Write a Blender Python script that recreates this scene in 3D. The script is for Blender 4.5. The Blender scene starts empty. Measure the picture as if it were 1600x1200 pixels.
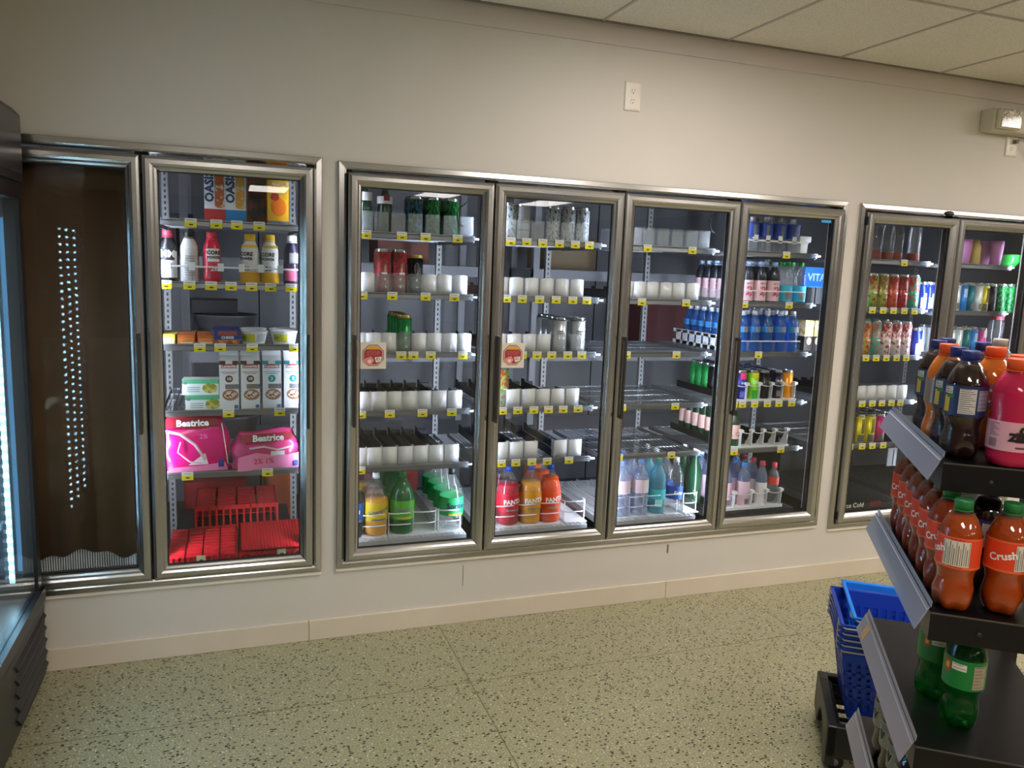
import bpy, math, random
from mathutils import Vector, Matrix
random.seed(7)
SC = bpy.context.scene
COL = SC.collection
# ---------------------------------------------------------------- camera
CAM = (-0.3937, -3.1607, 1.5683); YAW, PITCH, ROLL, FPX = 0.3453, -0.1496, 0.0391, 1230.4
_cy, _sy, _cp, _sp = math.cos(YAW), math.sin(YAW), math.cos(PITCH), math.sin(PITCH)
_f = Vector((_sy*_cp, _cy*_cp, _sp)); _r0 = Vector((_cy, -_sy, 0)); _u0 = _r0.cross(_f)
_r = _r0*math.cos(ROLL) + _u0*math.sin(ROLL); _u = -_r0*math.sin(ROLL) + _u0*math.cos(ROLL)
cd = bpy.data.cameras.new('camera'); cam = bpy.data.objects.new('camera', cd); COL.objects.link(cam)
cd.sensor_width = 36; cd.lens = FPX/1600*36; cd.clip_start = .02; cd.clip_end = 60
cam.matrix_world = Matrix(((_r.x, _u.x, -_f.x, CAM[0]), (_r.y, _u.y, -_f.y, CAM[1]), (_r.z, _u.z, -_f.z, CAM[2]), (0, 0, 0, 1)))
SC.camera = cam
def proj(x, y, z):
    d = Vector((x, y, z)) - Vector(CAM); k = FPX/d.dot(_f)
    return 800 + k*d.dot(_r), 600 - k*d.dot(_u)
def sx(px, y, z, x=1.0):                      # where on a shelf line (y, z) a thing seen at column px stands
    for _ in range(8):
        a = proj(x, y, z)[0]; b = proj(x+.01, y, z)[0]; x += (px-a)/(b-a)*.01
    return x
# ---------------------------------------------------------------- world, exposure
w = bpy.data.worlds.new('world'); SC.world = w; w.use_nodes = True
w.node_tree.nodes['Background'].inputs[0].default_value = (.8, .85, 1, 1); w.node_tree.nodes['Background'].inputs[1].default_value = .02
SC.view_settings.view_transform = 'Standard'; SC.view_settings.look = 'None'
SC.view_settings.exposure = 0.70; SC.view_settings.gamma = 1; SC.view_settings.use_curve_mapping = False
SC.cycles.use_denoising = True; SC.cycles.max_bounces = 8; SC.cycles.transparent_max_bounces = 32
SC.cycles.diffuse_bounces = 4; SC.cycles.glossy_bounces = 4; SC.cycles.caustics_reflective = False; SC.cycles.caustics_refractive = False
SC.cycles.sample_clamp_indirect = 4
TROFFER_E = 10.5; LED_E = 56.0; CASE_E = 60.0
# ---------------------------------------------------------------- materials
MATS = {}
def lin(c):
    return tuple((v/12.92 if v <= .04045 else ((v+.055)/1.055)**2.4) for v in c)
def hexc(h): return tuple(int(h[i:i+2], 16)/255 for i in (0, 2, 4))
def P(name, col='808080', rough=.5, metal=0., emit=0., ecol=None, spec=.5, coat=0., trans=0.):
    if name in MATS: return MATS[name]
    m = bpy.data.materials.new(name); m.use_nodes = True; b = m.node_tree.nodes['Principled BSDF']
    c = lin(hexc(col)) if isinstance(col, str) else col
    b.inputs['Base Color'].default_value = (*c, 1); b.inputs['Roughness'].default_value = rough; b.inputs['Metallic'].default_value = metal
    b.inputs['Specular IOR Level'].default_value = spec; b.inputs['Coat Weight'].default_value = coat
    if emit:
        e = lin(hexc(ecol or col)); b.inputs['Emission Color'].default_value = (*e, 1); b.inputs['Emission Strength'].default_value = emit
    if trans: b.inputs['Transmission Weight'].default_value = trans
    MATS[name] = m; return m
def PAT(name, c1, c2, scale=40, lo=.45, hi=.55, rough=.35, metal=0., dist=0., stretch=(1, 1, 1)):
    if name in MATS: return MATS[name]
    m = P(name, c1, rough, metal); t = m.node_tree; b = t.nodes['Principled BSDF']
    tc = t.nodes.new('ShaderNodeTexCoord'); mp = t.nodes.new('ShaderNodeMapping'); mp.inputs['Scale'].default_value = stretch
    n = t.nodes.new('ShaderNodeTexNoise'); n.inputs['Scale'].default_value = scale; n.inputs['Distortion'].default_value = dist
    r = t.nodes.new('ShaderNodeValToRGB'); r.color_ramp.elements[0].position = lo; r.color_ramp.elements[1].position = hi
    r.color_ramp.elements[0].color = (*lin(hexc(c1)), 1); r.color_ramp.elements[1].color = (*lin(hexc(c2)), 1)
    t.links.new(tc.outputs['Object'], mp.inputs[0]); t.links.new(mp.outputs[0], n.inputs['Vector'])
    t.links.new(n.outputs[0], r.inputs[0]); t.links.new(r.outputs[0], b.inputs['Base Color'])
    return m
def CLEAR(name, tint='ffffff', body='ffffff', fac=.15, rough=.1, edge=.5, base=.04):
    """thin clear plastic or glass: see-through, a little milky, shinier at grazing angles"""
    if name in MATS: return MATS[name]
    m = bpy.data.materials.new(name); m.use_nodes = True; t = m.node_tree
    for n in list(t.nodes): t.nodes.remove(n)
    out = t.nodes.new('ShaderNodeOutputMaterial'); tr = t.nodes.new('ShaderNodeBsdfTransparent'); tr.inputs[0].default_value = (*lin(hexc(tint)), 1)
    di = t.nodes.new('ShaderNodeBsdfPrincipled'); di.inputs['Base Color'].default_value = (*lin(hexc(body)), 1); di.inputs['Roughness'].default_value = .35
    gl = t.nodes.new('ShaderNodeBsdfGlossy'); gl.inputs['Roughness'].default_value = rough
    lw = t.nodes.new('ShaderNodeLayerWeight'); lw.inputs[0].default_value = .5
    pw = t.nodes.new('ShaderNodeMath'); pw.operation = 'POWER'; pw.inputs[1].default_value = 4
    ma = t.nodes.new('ShaderNodeMath'); ma.operation = 'MULTIPLY_ADD'; ma.inputs[1].default_value = edge; ma.inputs[2].default_value = base
    m1 = t.nodes.new('ShaderNodeMixShader'); m1.inputs[0].default_value = fac; m2 = t.nodes.new('ShaderNodeMixShader')
    t.links.new(lw.outputs['Facing'], pw.inputs[0]); t.links.new(pw.outputs[0], ma.inputs[0]); t.links.new(ma.outputs[0], m2.inputs[0])
    t.links.new(tr.outputs[0], m1.inputs[1]); t.links.new(di.outputs[0], m1.inputs[2])
    t.links.new(m1.outputs[0], m2.inputs[1]); t.links.new(gl.outputs[0], m2.inputs[2]); t.links.new(m2.outputs[0], out.inputs[0])
    MATS[name] = m; return m
def nodes(m): return m.node_tree, m.node_tree.nodes['Principled BSDF']

M_wall = P('wall_paint', 'd2ccc2', .6)
def mottled(m, c1, c2, scale):
    t, b = nodes(m); tc = t.nodes.new('ShaderNodeTexCoord'); n = t.nodes.new('ShaderNodeTexNoise'); n.inputs['Scale'].default_value = scale
    r = t.nodes.new('ShaderNodeValToRGB'); r.color_ramp.elements[0].color = (*lin(hexc(c1)), 1); r.color_ramp.elements[1].color = (*lin(hexc(c2)), 1)
    t.links.new(tc.outputs['Object'], n.inputs['Vector']); t.links.new(n.outputs[0], r.inputs[0]); t.links.new(r.outputs[0], b.inputs['Base Color'])
mottled(M_wall, 'cfc9bf', 'd5cfc6', 3)
M_strip = P('soffit_paint', 'd3c9c4', .6)
M_base = P('baseboard_paint', 'd8cbb8', .5)
mottled(M_base, 'd0c2ad', 'ddd1c0', 4)
M_ceil = P('ceiling_tile', 'ece6dc', .8)
def _ceil():
    t, b = nodes(M_ceil); tc = t.nodes.new('ShaderNodeTexCoord')
    n = t.nodes.new('ShaderNodeTexNoise'); n.inputs['Scale'].default_value = 220; n.inputs['Detail'].default_value = 3
    r = t.nodes.new('ShaderNodeValToRGB'); r.color_ramp.elements[0].position = .38; r.color_ramp.elements[1].position = .5
    r.color_ramp.elements[0].color = (*lin(hexc('dcd5c9')), 1); r.color_ramp.elements[1].color = (*lin(hexc('f4efe6')), 1)
    t.links.new(tc.outputs['Object'], n.inputs['Vector']); t.links.new(n.outputs[0], r.inputs[0]); t.links.new(r.outputs[0], b.inputs['Base Color'])
    bp = t.nodes.new('ShaderNodeBump'); bp.inputs['Strength'].default_value = .2; bp.inputs['Distance'].default_value = .002
    t.links.new(n.outputs[0], bp.inputs['Height']); t.links.new(bp.outputs[0], b.inputs['Normal'])
_ceil()
M_grid = P('ceiling_grid', 'c4bcb4', .5)
M_floor = P('terrazzo', 'b9b192', .28, spec=.4)
def _floor():
    t, b = nodes(M_floor); tc = t.nodes.new('ShaderNodeTexCoord'); L = t.links.new
    def vor(scale, lo, hi, stretch=(1, 1, 1)):
        mp = t.nodes.new('ShaderNodeMapping'); mp.inputs['Scale'].default_value = stretch; L(tc.outputs['Object'], mp.inputs[0])
        v = t.nodes.new('ShaderNodeTexVoronoi'); v.inputs['Scale'].default_value = scale; L(mp.outputs[0], v.inputs['Vector'])
        r = t.nodes.new('ShaderNodeValToRGB'); r.color_ramp.elements[0].position = lo; r.color_ramp.elements[1].position = hi
        L(v.outputs['Distance'], r.inputs[0]); return v, r
    def mix(fac, a, bcol):
        m = t.nodes.new('ShaderNodeMixRGB'); L(fac, m.inputs[0])
        if isinstance(a, str): m.inputs[1].default_value = (*lin(hexc(a)), 1)
        else: L(a, m.inputs[1])
        if isinstance(bcol, str): m.inputs[2].default_value = (*lin(hexc(bcol)), 1)
        else: L(bcol, m.inputs[2])
        return m.outputs[0]
    nz = t.nodes.new('ShaderNodeTexNoise'); nz.inputs['Scale'].default_value = 160; nz.inputs['Detail'].default_value = 3; L(tc.outputs['Object'], nz.inputs['Vector'])
    r0 = t.nodes.new('ShaderNodeValToRGB'); r0.color_ramp.elements[0].position = .35; r0.color_ramp.elements[1].position = .65
    r0.color_ramp.elements[0].color = (*lin(hexc('827d60')), 1); r0.color_ramp.elements[1].color = (*lin(hexc('b4af8c')), 1); L(nz.outputs[0], r0.inputs[0])
    v1, k1 = vor(85, .2, .24); k1.color_ramp.elements[0].color = (1, 1, 1, 1); k1.color_ramp.elements[1].color = (0, 0, 0, 1)
    # only some chips are light, some dark: pick by the cell's random colour
    sep = t.nodes.new('ShaderNodeSeparateColor'); L(v1.outputs['Color'], sep.inputs[0])
    g1 = t.nodes.new('ShaderNodeMath'); g1.operation = 'GREATER_THAN'; g1.inputs[1].default_value = .55; L(sep.outputs[0], g1.inputs[0])
    mm = t.nodes.new('ShaderNodeMath'); mm.operation = 'MULTIPLY'; L(g1.outputs[0], mm.inputs[0]); L(k1.outputs[0], mm.inputs[1])
    c = mix(mm.outputs[0], r0.outputs[0], 'dcd7c2')
    v2, k2 = vor(62, .30, .35, (1, 1.5, 1)); k2.color_ramp.elements[0].color = (1, 1, 1, 1); k2.color_ramp.elements[1].color = (0, 0, 0, 1)
    sep2 = t.nodes.new('ShaderNodeSeparateColor'); L(v2.outputs['Color'], sep2.inputs[0])
    g2 = t.nodes.new('ShaderNodeMath'); g2.operation = 'GREATER_THAN'; g2.inputs[1].default_value = .54; L(sep2.outputs[1], g2.inputs[0])
    m2 = t.nodes.new('ShaderNodeMath'); m2.operation = 'MULTIPLY'; L(g2.outputs[0], m2.inputs[0]); L(k2.outputs[0], m2.inputs[1])
    c = mix(m2.outputs[0], c, '1c1a12')
    # tile joints at x = .44 + 1.525 k, y = -.505 - 1.02 k
    sp = t.nodes.new('ShaderNodeSeparateXYZ'); L(tc.outputs['Object'], sp.inputs[0])
    def joint(sock, off, step, wd):
        a = t.nodes.new('ShaderNodeMath'); a.operation = 'SUBTRACT'; a.inputs[1].default_value = off - 20*step; L(sock, a.inputs[0])
        d = t.nodes.new('ShaderNodeMath'); d.operation = 'MODULO'; d.inputs[1].default_value = step; L(a.outputs[0], d.inputs[0])
        l = t.nodes.new('ShaderNodeMath'); l.operation = 'LESS_THAN'; l.inputs[1].default_value = wd; L(d.outputs[0], l.inputs[0]); return l.outputs[0]
    jx = joint(sp.outputs[0], .44, 1.525, .0045); jy = joint(sp.outputs[1], -.505, 1.0, .0045)
    mx = t.nodes.new('ShaderNodeMath'); mx.operation = 'MAXIMUM'; L(jx, mx.inputs[0]); L(jy, mx.inputs[1])
    hf = t.nodes.new('ShaderNodeMath'); hf.operation = 'MULTIPLY'; hf.inputs[1].default_value = .8; L(mx.outputs[0], hf.inputs[0])
    c = mix(hf.outputs[0], c, '5c5138')
    L(c, b.inputs['Base Color'])
_floor()
M_alu = P('brushed_aluminium', 'b6b4b1', .22, .92)
def _alu():
    t, b = nodes(M_alu); tc = t.nodes.new('ShaderNodeTexCoord'); mp = t.nodes.new('ShaderNodeMapping'); mp.inputs['Scale'].default_value = (1, 1, 1)
    n = t.nodes.new('ShaderNodeTexNoise'); n.inputs['Scale'].default_value = 5; t.links.new(tc.outputs['Object'], mp.inputs[0]); t.links.new(mp.outputs[0], n.inputs['Vector'])
    r = t.nodes.new('ShaderNodeMapRange'); r.inputs[3].default_value = .16; r.inputs[4].default_value = .28
    t.links.new(n.outputs[0], r.inputs[0]); t.links.new(r.outputs[0], b.inputs['Roughness'])
_alu()
M_dark = P('dark_gasket', '17161a', .7)
M_glass = CLEAR('door_glass', 'f6f8f8', 'ffffff', .0, .01, .5, .028)
M_cglass = CLEAR('case_glass', 'e6f0f2', 'ffffff', .02, .02, .6)
M_led = P('led_lens', 'ffffff', .5, emit=LED_E, ecol='dfeaff')
M_caseled = P('cyan_led', 'ffffff', .5, emit=CASE_E, ecol='bfe6ff')
M_trof = P('troffer_lens', 'ffffff', .5, emit=TROFFER_E, ecol='fff6ef')
M_black = P('black_plastic', '141416', .4)
M_blackm = P('black_metal', '1b1a1b', .35, spec=.5)
M_white = P('white_plastic', 'e9ebec', .4)
M_stop = CLEAR('frosted_stop', 'ffffff', 'ffffff', .72, .15, .3)
M_clear = CLEAR('clear_plastic', 'ffffff', 'eef4f8', .14, .1, .5)
M_wire = P('zinc_wire', '9a9da0', .35, .8)
M_rail = P('price_rail', '77797c', .3, .6)
M_tagw = P('tag_white', 'f4f2e8', .6); M_tagy = P('tag_yellow', 'f3e21c', .6); M_ink = P('tag_ink', '3a3626', .7)
M_post = P('shelf_post', '8f8f8e', .45, .3)
def _post():
    t, b = nodes(M_post); tc = t.nodes.new('ShaderNodeTexCoord'); sp = t.nodes.new('ShaderNodeSeparateXYZ'); L = t.links.new; L(tc.outputs['Object'], sp.inputs[0])
    a = t.nodes.new('ShaderNodeMath'); a.operation = 'MODULO'; a.inputs[1].default_value = .025; L(sp.outputs[2], a.inputs[0])
    g = t.nodes.new('ShaderNodeMath'); g.operation = 'LESS_THAN'; g.inputs[1].default_value = .013; L(a.outputs[0], g.inputs[0])
    x = t.nodes.new('ShaderNodeMath'); x.operation = 'ABSOLUTE'; L(sp.outputs[0], x.inputs[0])
    h = t.nodes.new('ShaderNodeMath'); h.operation = 'LESS_THAN'; h.inputs[1].default_value = .004; L(x.outputs[0], h.inputs[0])
    q = t.nodes.new('ShaderNodeMath'); q.operation = 'MULTIPLY'; L(g.outputs[0], q.inputs[0]); L(h.outputs[0], q.inputs[1])
    m = t.nodes.new('ShaderNodeMixRGB'); L(q.outputs[0], m.inputs[0]); m.inputs[1].default_value = (*lin(hexc('8f8f8e')), 1); m.inputs[2].default_value = (*lin(hexc('2a2a2c')), 1)
    L(m.outputs[0], b.inputs['Base Color'])
_post()
M_silver = P('can_lid', 'c9ccce', .25, .9)

# ---------------------------------------------------------------- mesh builder
_TXT = {}
def text_geo(s, bold=0.0):
    if (s, bold) in _TXT: return _TXT[(s, bold)]
    cu = bpy.data.curves.new('t', 'FONT'); cu.body = s; cu.size = 1; cu.align_x = 'CENTER'; cu.align_y = 'CENTER'; cu.resolution_u = 2; cu.offset = bold
    ob = bpy.data.objects.new('t', cu); me = bpy.data.meshes.new_from_object(ob)
    g = ([tuple(v.co) for v in me.vertices], [tuple(p.vertices) for p in me.polygons])
    bpy.data.objects.remove(ob); bpy.data.curves.remove(cu); bpy.data.meshes.remove(me)
    _TXT[(s, bold)] = g; return g
class MB:
    def __init__(s): s.v = []; s.f = []; s.mi = []; s.sm = []; s.mats = []
    def m(s, mat):
        if mat not in s.mats: s.mats.append(mat)
        return s.mats.index(mat)
    def add(s, vs, fs, mat, smooth=False):
        o = len(s.v); k = s.m(mat); s.v += [tuple(q) for q in vs]
        for f in fs: s.f.append(tuple(i+o for i in f)); s.mi.append(k); s.sm.append(smooth)
        return s
    def box(s, c, d, mat, rz=0., taper=1.):
        x, y, z = d[0]/2, d[1]/2, d[2]/2; cr, sr = math.cos(rz), math.sin(rz); vs = []
        for k in (-1, 1):
            t = 1. if k < 0 else taper
            for i, j in ((-1, -1), (1, -1), (1, 1), (-1, 1)):
                a, b = i*x*t, j*y*t; vs.append((c[0]+a*cr-b*sr, c[1]+a*sr+b*cr, c[2]+k*z))
        return s.add(vs, [(3, 2, 1, 0), (4, 5, 6, 7), (0, 1, 5, 4), (1, 2, 6, 5), (2, 3, 7, 6), (3, 0, 4, 7)], mat)
    def bb(s, x0, x1, y0, y1, z0, z1, mat):
        return s.box(((x0+x1)/2, (y0+y1)/2, (z0+z1)/2), (abs(x1-x0), abs(y1-y0), abs(z1-z0)), mat)
    def bar(s, a, b, t, mat, w=None):
        a, b = Vector(a), Vector(b); d = (b-a).normalized(); u = Vector((0, 0, 1)) if abs(d.z) < .9 else Vector((1, 0, 0))
        p = d.cross(u).normalized()*(w or t)/2; q = d.cross(p).normalized()*t/2
        vs = [a+p+q, a-p+q, a-p-q, a+p-q, b+p+q, b-p+q, b-p-q, b+p-q]
        return s.add(vs, [(3, 2, 1, 0), (4, 5, 6, 7), (0, 1, 5, 4), (1, 2, 6, 5), (2, 3, 7, 6), (3, 0, 4, 7)], mat)
    def tube(s, pts, r, mat, n=8, closed=False):
        pts = [Vector(p) for p in pts]; rings = []; N = len(pts)
        for i, p in enumerate(pts):
            a = pts[(i-1) % N] if (i or closed) else p; b = pts[(i+1) % N] if (i < N-1 or closed) else p
            d = (b-a).normalized(); u = Vector((0, 0, 1)) if abs(d.z) < .9 else Vector((1, 0, 0))
            x = d.cross(u).normalized(); y = x.cross(d)
            rings.append([p + x*r*math.cos(2*math.pi*k/n) + y*r*math.sin(2*math.pi*k/n) for k in range(n)])
        vs = [q for g in rings for q in g]; fs = []
        for i in range(N if closed else N-1):
            j = (i+1) % N
            for k in range(n): fs.append((i*n+k, i*n+(k+1) % n, j*n+(k+1) % n, j*n+k))
        if not closed: fs += [tuple(range(n))[::-1], tuple((N-1)*n+k for k in range(n))]
        return s.add(vs, fs, mat, True)
    def lathe(s, prof, mat, n=20, c=(0, 0, 0), mod=None, cap=True, smooth=True, sq=1.):
        vs = []; fs = []
        for r, z in prof:
            for k in range(n):
                a = 2*math.pi*k/n; rr = r*(mod(a, z) if mod else 1)
                vs.append((c[0]+rr*math.cos(a), c[1]+rr*math.sin(a)*sq, c[2]+z))
        for i in range(len(prof)-1):
            for k in range(n): fs.append((i*n+k, i*n+(k+1) % n, (i+1)*n+(k+1) % n, (i+1)*n+k))
        if cap: fs += [tuple(range(n))[::-1], tuple((len(prof)-1)*n+k for k in range(n))]
        return s.add(vs, fs, mat, smooth)
    def patch(s, r, a0, a1, z0, z1, mat, n=6, rz=None, steps=1):
        """patch on a cylinder; angle 0 faces -y (the room), positive to the right"""
        vs = []; fs = []
        for j in range(steps+1):
            z = z0+(z1-z0)*j/steps; rr = rz(z) if rz else r
            for i in range(n+1):
                a = a0+(a1-a0)*i/n; vs.append((rr*math.sin(a), -rr*math.cos(a), z))
        for j in range(steps):
            for i in range(n): q = j*(n+1)+i; fs.append((q, q+1, q+n+2, q+n+1))
        return s.add(vs, fs, mat, True)
    def text(s, body, size, mat, fn, rot=0., bold=0.02, sxl=1.):
        vs, fs = text_geo(body, bold); c, n = math.cos(rot), math.sin(rot); out = []
        for x, y, _ in vs:
            x, y = x*size*sxl, y*size; out.append(fn(x*c-y*n, x*n+y*c))
        return s.add(out, fs, mat)
    def ctext(s, body, size, mat, r, a, z, rot=0., bold=0.02, sxl=1.):
        return s.text(body, size, mat, lambda x, y: (r*math.sin(a+x/r), -r*math.cos(a+x/r), z+y), rot, bold, sxl)
    def ftext(s, body, size, mat, x0, y0, z0, rot=0., bold=0.02, sxl=1.):
        return s.text(body, size, mat, lambda x, y: (x0+x, y0, z0+y), rot, bold, sxl)
    def frame(s, x0, x1, z0, z1, prof, mat):
        """mitred picture frame; prof = (inset, y) points"""
        vs = []; n = len(prof)
        for cx, cz, dx, dz in ((x0, z0, 1, 1), (x1, z0, -1, 1), (x1, z1, -1, -1), (x0, z1, 1, -1)):
            for i, y in prof: vs.append((cx+dx*i, y, cz+dz*i))
        fs = []
        for k in range(4):
            for j in range(n-1): a = k*n+j; b = ((k+1) % 4)*n+j; fs.append((a, b, b+1, a+1))
        return s.add(vs, fs, mat)
    def extr(s, poly, axis, a0, a1, mat):
        """extrude a 2D outline along x, y or z"""
        def pt(p, a): return {'x': (a, p[0], p[1]), 'y': (p[0], a, p[1]), 'z': (p[0], p[1], a)}[axis]
        n = len(poly); vs = [pt(p, a0) for p in poly]+[pt(p, a1) for p in poly]
        fs = [tuple(range(n))[::-1], tuple(range(n, 2*n))]+[(i, (i+1) % n, n+(i+1) % n, n+i) for i in range(n)]
        return s.add(vs, fs, mat)
    def build(s, name, parent=None, bevel=0.):
        me = bpy.data.meshes.new(name); me.from_pydata(s.v, [], s.f)
        for m in s.mats: me.materials.append(m)
        for p, k, q in zip(me.polygons, s.mi, s.sm): p.material_index = k; p.use_smooth = q
        me.update(); o = bpy.data.objects.new(name, me); COL.objects.link(o)
        if parent: o.parent = parent
        if bevel:
            b = o.modifiers.new('bevel', 'BEVEL'); b.width = bevel; b.segments = 2; b.limit_method = 'ANGLE'
        return o
def empty(name, loc=(0, 0, 0), rz=0.):
    o = bpy.data.objects.new(name, None); COL.objects.link(o); o.location = loc; o.rotation_euler = (0, 0, rz); o.empty_display_size = .05; return o
def tag(o, label, cat, group=None):
    o['label'] = label; o['category'] = cat
    if group: o['group'] = group
    return o
def struct(o): o['kind'] = 'structure'; return o
def dup(o, parent=None):
    c = o.copy(); COL.objects.link(c); c.parent = parent
    for k in ('label', 'group'):
        if parent is None and k in c: del c[k]
    for ch in list(o.children): dup(ch, c)
    return c

# ================================================================ THE ROOM
e = .0332; Wd = .594; ZT = 1.938; ZB = .300; ZC = 2.5875; ZS = 2.5
MX0, MX1 = 0., 2*e+4*Wd
LX1 = -.060; LX0 = LX1-2*e-2*Wd
RX0 = MX1+.077; RX1 = RX0+2*e+2*Wd
BANKS = dict(L=(LX0, LX1, .295, 1.945), M=(MX0, MX1, ZB, ZT), R=(RX0, RX1, .274, 1.935))
RL, RR, RF = -3.6, 7.5, -12.5           # room left, right, far behind the camera
mb = MB(); mb.bb(RL, RR, RF, 0, -.05, 0, M_floor); struct(mb.build('floor'))
mb = MB()
mb.bb(RL, RR, 0, .1, ZT+.007, ZS+.2, M_wall); mb.bb(RL, RR, 0, .1, 0, .274, M_wall)
zz = .274
mb.bb(RL, LX0, 0, .1, zz, ZT+.007, M_wall); mb.bb(LX1, MX0, 0, .1, zz, ZT+.007, M_wall); mb.bb(MX1, RX0, 0, .1, zz, ZT+.007, M_wall); mb.bb(RX1, RR, 0, .1, zz, ZT+.007, M_wall)
mb.bb(LX0, LX1, 0, .1, zz, .295, M_wall); mb.bb(MX0, MX1, 0, .1, zz, ZB, M_wall); mb.bb(RX0, RX1, 0, .1, 1.935, ZT+.007, M_wall); mb.bb(MX0, MX1, 0, .1, ZT, ZT+.007, M_wall)
struct(mb.build('wall_back'))
mb = MB(); mb.bb(RL, RR, -.006, 0, ZS, ZC, M_strip); struct(mb.build('trim_1'))
mb = MB()
for a, b in ((-2.6, -.11), (-.108, 1.57), (1.572, 4.1), (4.102, 7.5)): mb.bb(a, b, -.012, 0, 0, .086, M_base)
struct(mb.build('baseboard_back', bevel=.002))
mb = MB(); M_sill = P('sill_paint', 'efe6d6', .4)
mb.bb(LX0, LX1, -.010, 0, .283, .2945, M_sill); mb.bb(MX0, MX1, -.010, 0, .288, .2995, M_sill); mb.bb(RX0, RX1, -.010, 0, .262, .2735, M_sill)
struct(mb.build('trim_2'))
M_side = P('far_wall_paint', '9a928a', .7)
mb = MB(); mb.bb(RL-.1, RL, RF, 0, 0, ZC, M_side); struct(mb.build('wall_left'))
mb = MB(); mb.bb(RR, RR+.1, RF, 0, 0, ZC, M_side); struct(mb.build('wall_right'))
mb = MB(); mb.bb(RL, RR, RF-.1, RF, 0, ZC, P('rear_wall', '6b5f58', .7)); struct(mb.build('wall_front'))
mb = MB(); mb.bb(RL, RR, RF, .1, ZC, ZC+.08, M_ceil)
struct(mb.build('ceiling'))
# ceiling grid: T bars; the rows across are spaced so that tiles are 0.61 x 1.22
mb = MB(); GX, GP, GY = 1.0769, .6111, .7506
k = -6
while GX+k*GP < RR-.05:
    x = GX+k*GP
    if x > RL+.05: mb.bb(x-.006, x+.006, RF, -.006, ZC-.004, ZC, M_grid)
    k += 1
y = -GY
while y > RF: mb.bb(RL, RR, y-.006, y+.006, ZC-.0045, ZC, M_grid); y -= 1.2222
mb.bb(RL, RR, -.022, -.006, ZC-.004, ZC, P('wall_angle', '8d8580', .6))
struct(mb.build('trim_3'))
# fluorescent troffers
def troffer(cx, cy, lab, power=1):
    t = empty('ceiling_light', (cx, cy, ZC)); tag(t, lab, 'ceiling light', 'fluorescent ceiling lights')
    m = MB(); m.frame(-.3, .3, -.6, .6, [(0, 0), (0, .008), (.02, .008), (.02, 0)], M_grid)
    m.v = [(x, z, -y) for x, y, z in m.v]; m.build('frame', t)
    m = MB(); m.bb(-.28, .28, -.58, .58, -.007, -.002, M_trof); m.build('diffuser', t)
LP = [(-.45, -3.81, 'just behind the camera, added fill for the left side'), (1.38, -1.36, 'above the foreground bottle stand'), (4.44, -1.36, 'near the right cooler'), (3.216, -2.58, 'right of the foreground bottle stand, added fill for the right side'), (6.27, -2.58, 'by the right wall'),  # two unseen lights are added to brighten the wall at left and right
      (1.38, -5.03, 'in the middle of the shop, left aisle'), (4.44, -5.03, 'in the middle of the shop, right aisle'),
      (-2.90, -10.5, 'at the far rear, leftmost'), (2.60, -8.70, 'at the rear, middle'), (4.44, -9.10, 'at the rear, right of middle'), (.17, -9.90, 'at the rear, left of middle')]
for x, yv, wh in LP: troffer(x, yv, 'rectangular fluorescent ceiling light '+wh)

# ================================================================ WALK-IN COOLER BEHIND THE DOORS
CY = 2.1
M_cw = PAT('cooler_panel', '7e7e82', '8a8a8e', 2, .3, .7, .5)
mb = MB(); mb.bb(-1.7, 4.4, CY, CY+.05, .0, 2.2, M_cw)
for i in range(6): mb.bb(-1.4+i*1.17, -1.392+i*1.17, CY-.004, CY, 0, 2.2, M_dark)
struct(mb.build('wall_cooler_rear'))
M_cf = P('cooler_floor_paint', '5c5550', .6)
mb = MB(); mb.bb(-1.7, 4.4, .1, CY, -.05, 0, M_cf); struct(mb.build('floor_cooler'))
mb = MB(); mb.bb(-1.7, 4.4, .1, CY, 2.2, 2.25, M_cw); struct(mb.build('ceiling_cooler'))
mb = MB(); mb.bb(-1.75, -1.7, .1, CY, 0, 2.2, M_cw); struct(mb.build('wall_cooler_left'))
mb = MB(); mb.bb(4.4, 4.45, .1, CY, 0, 2.2, M_cw); struct(mb.build('wall_cooler_right'))

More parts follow.
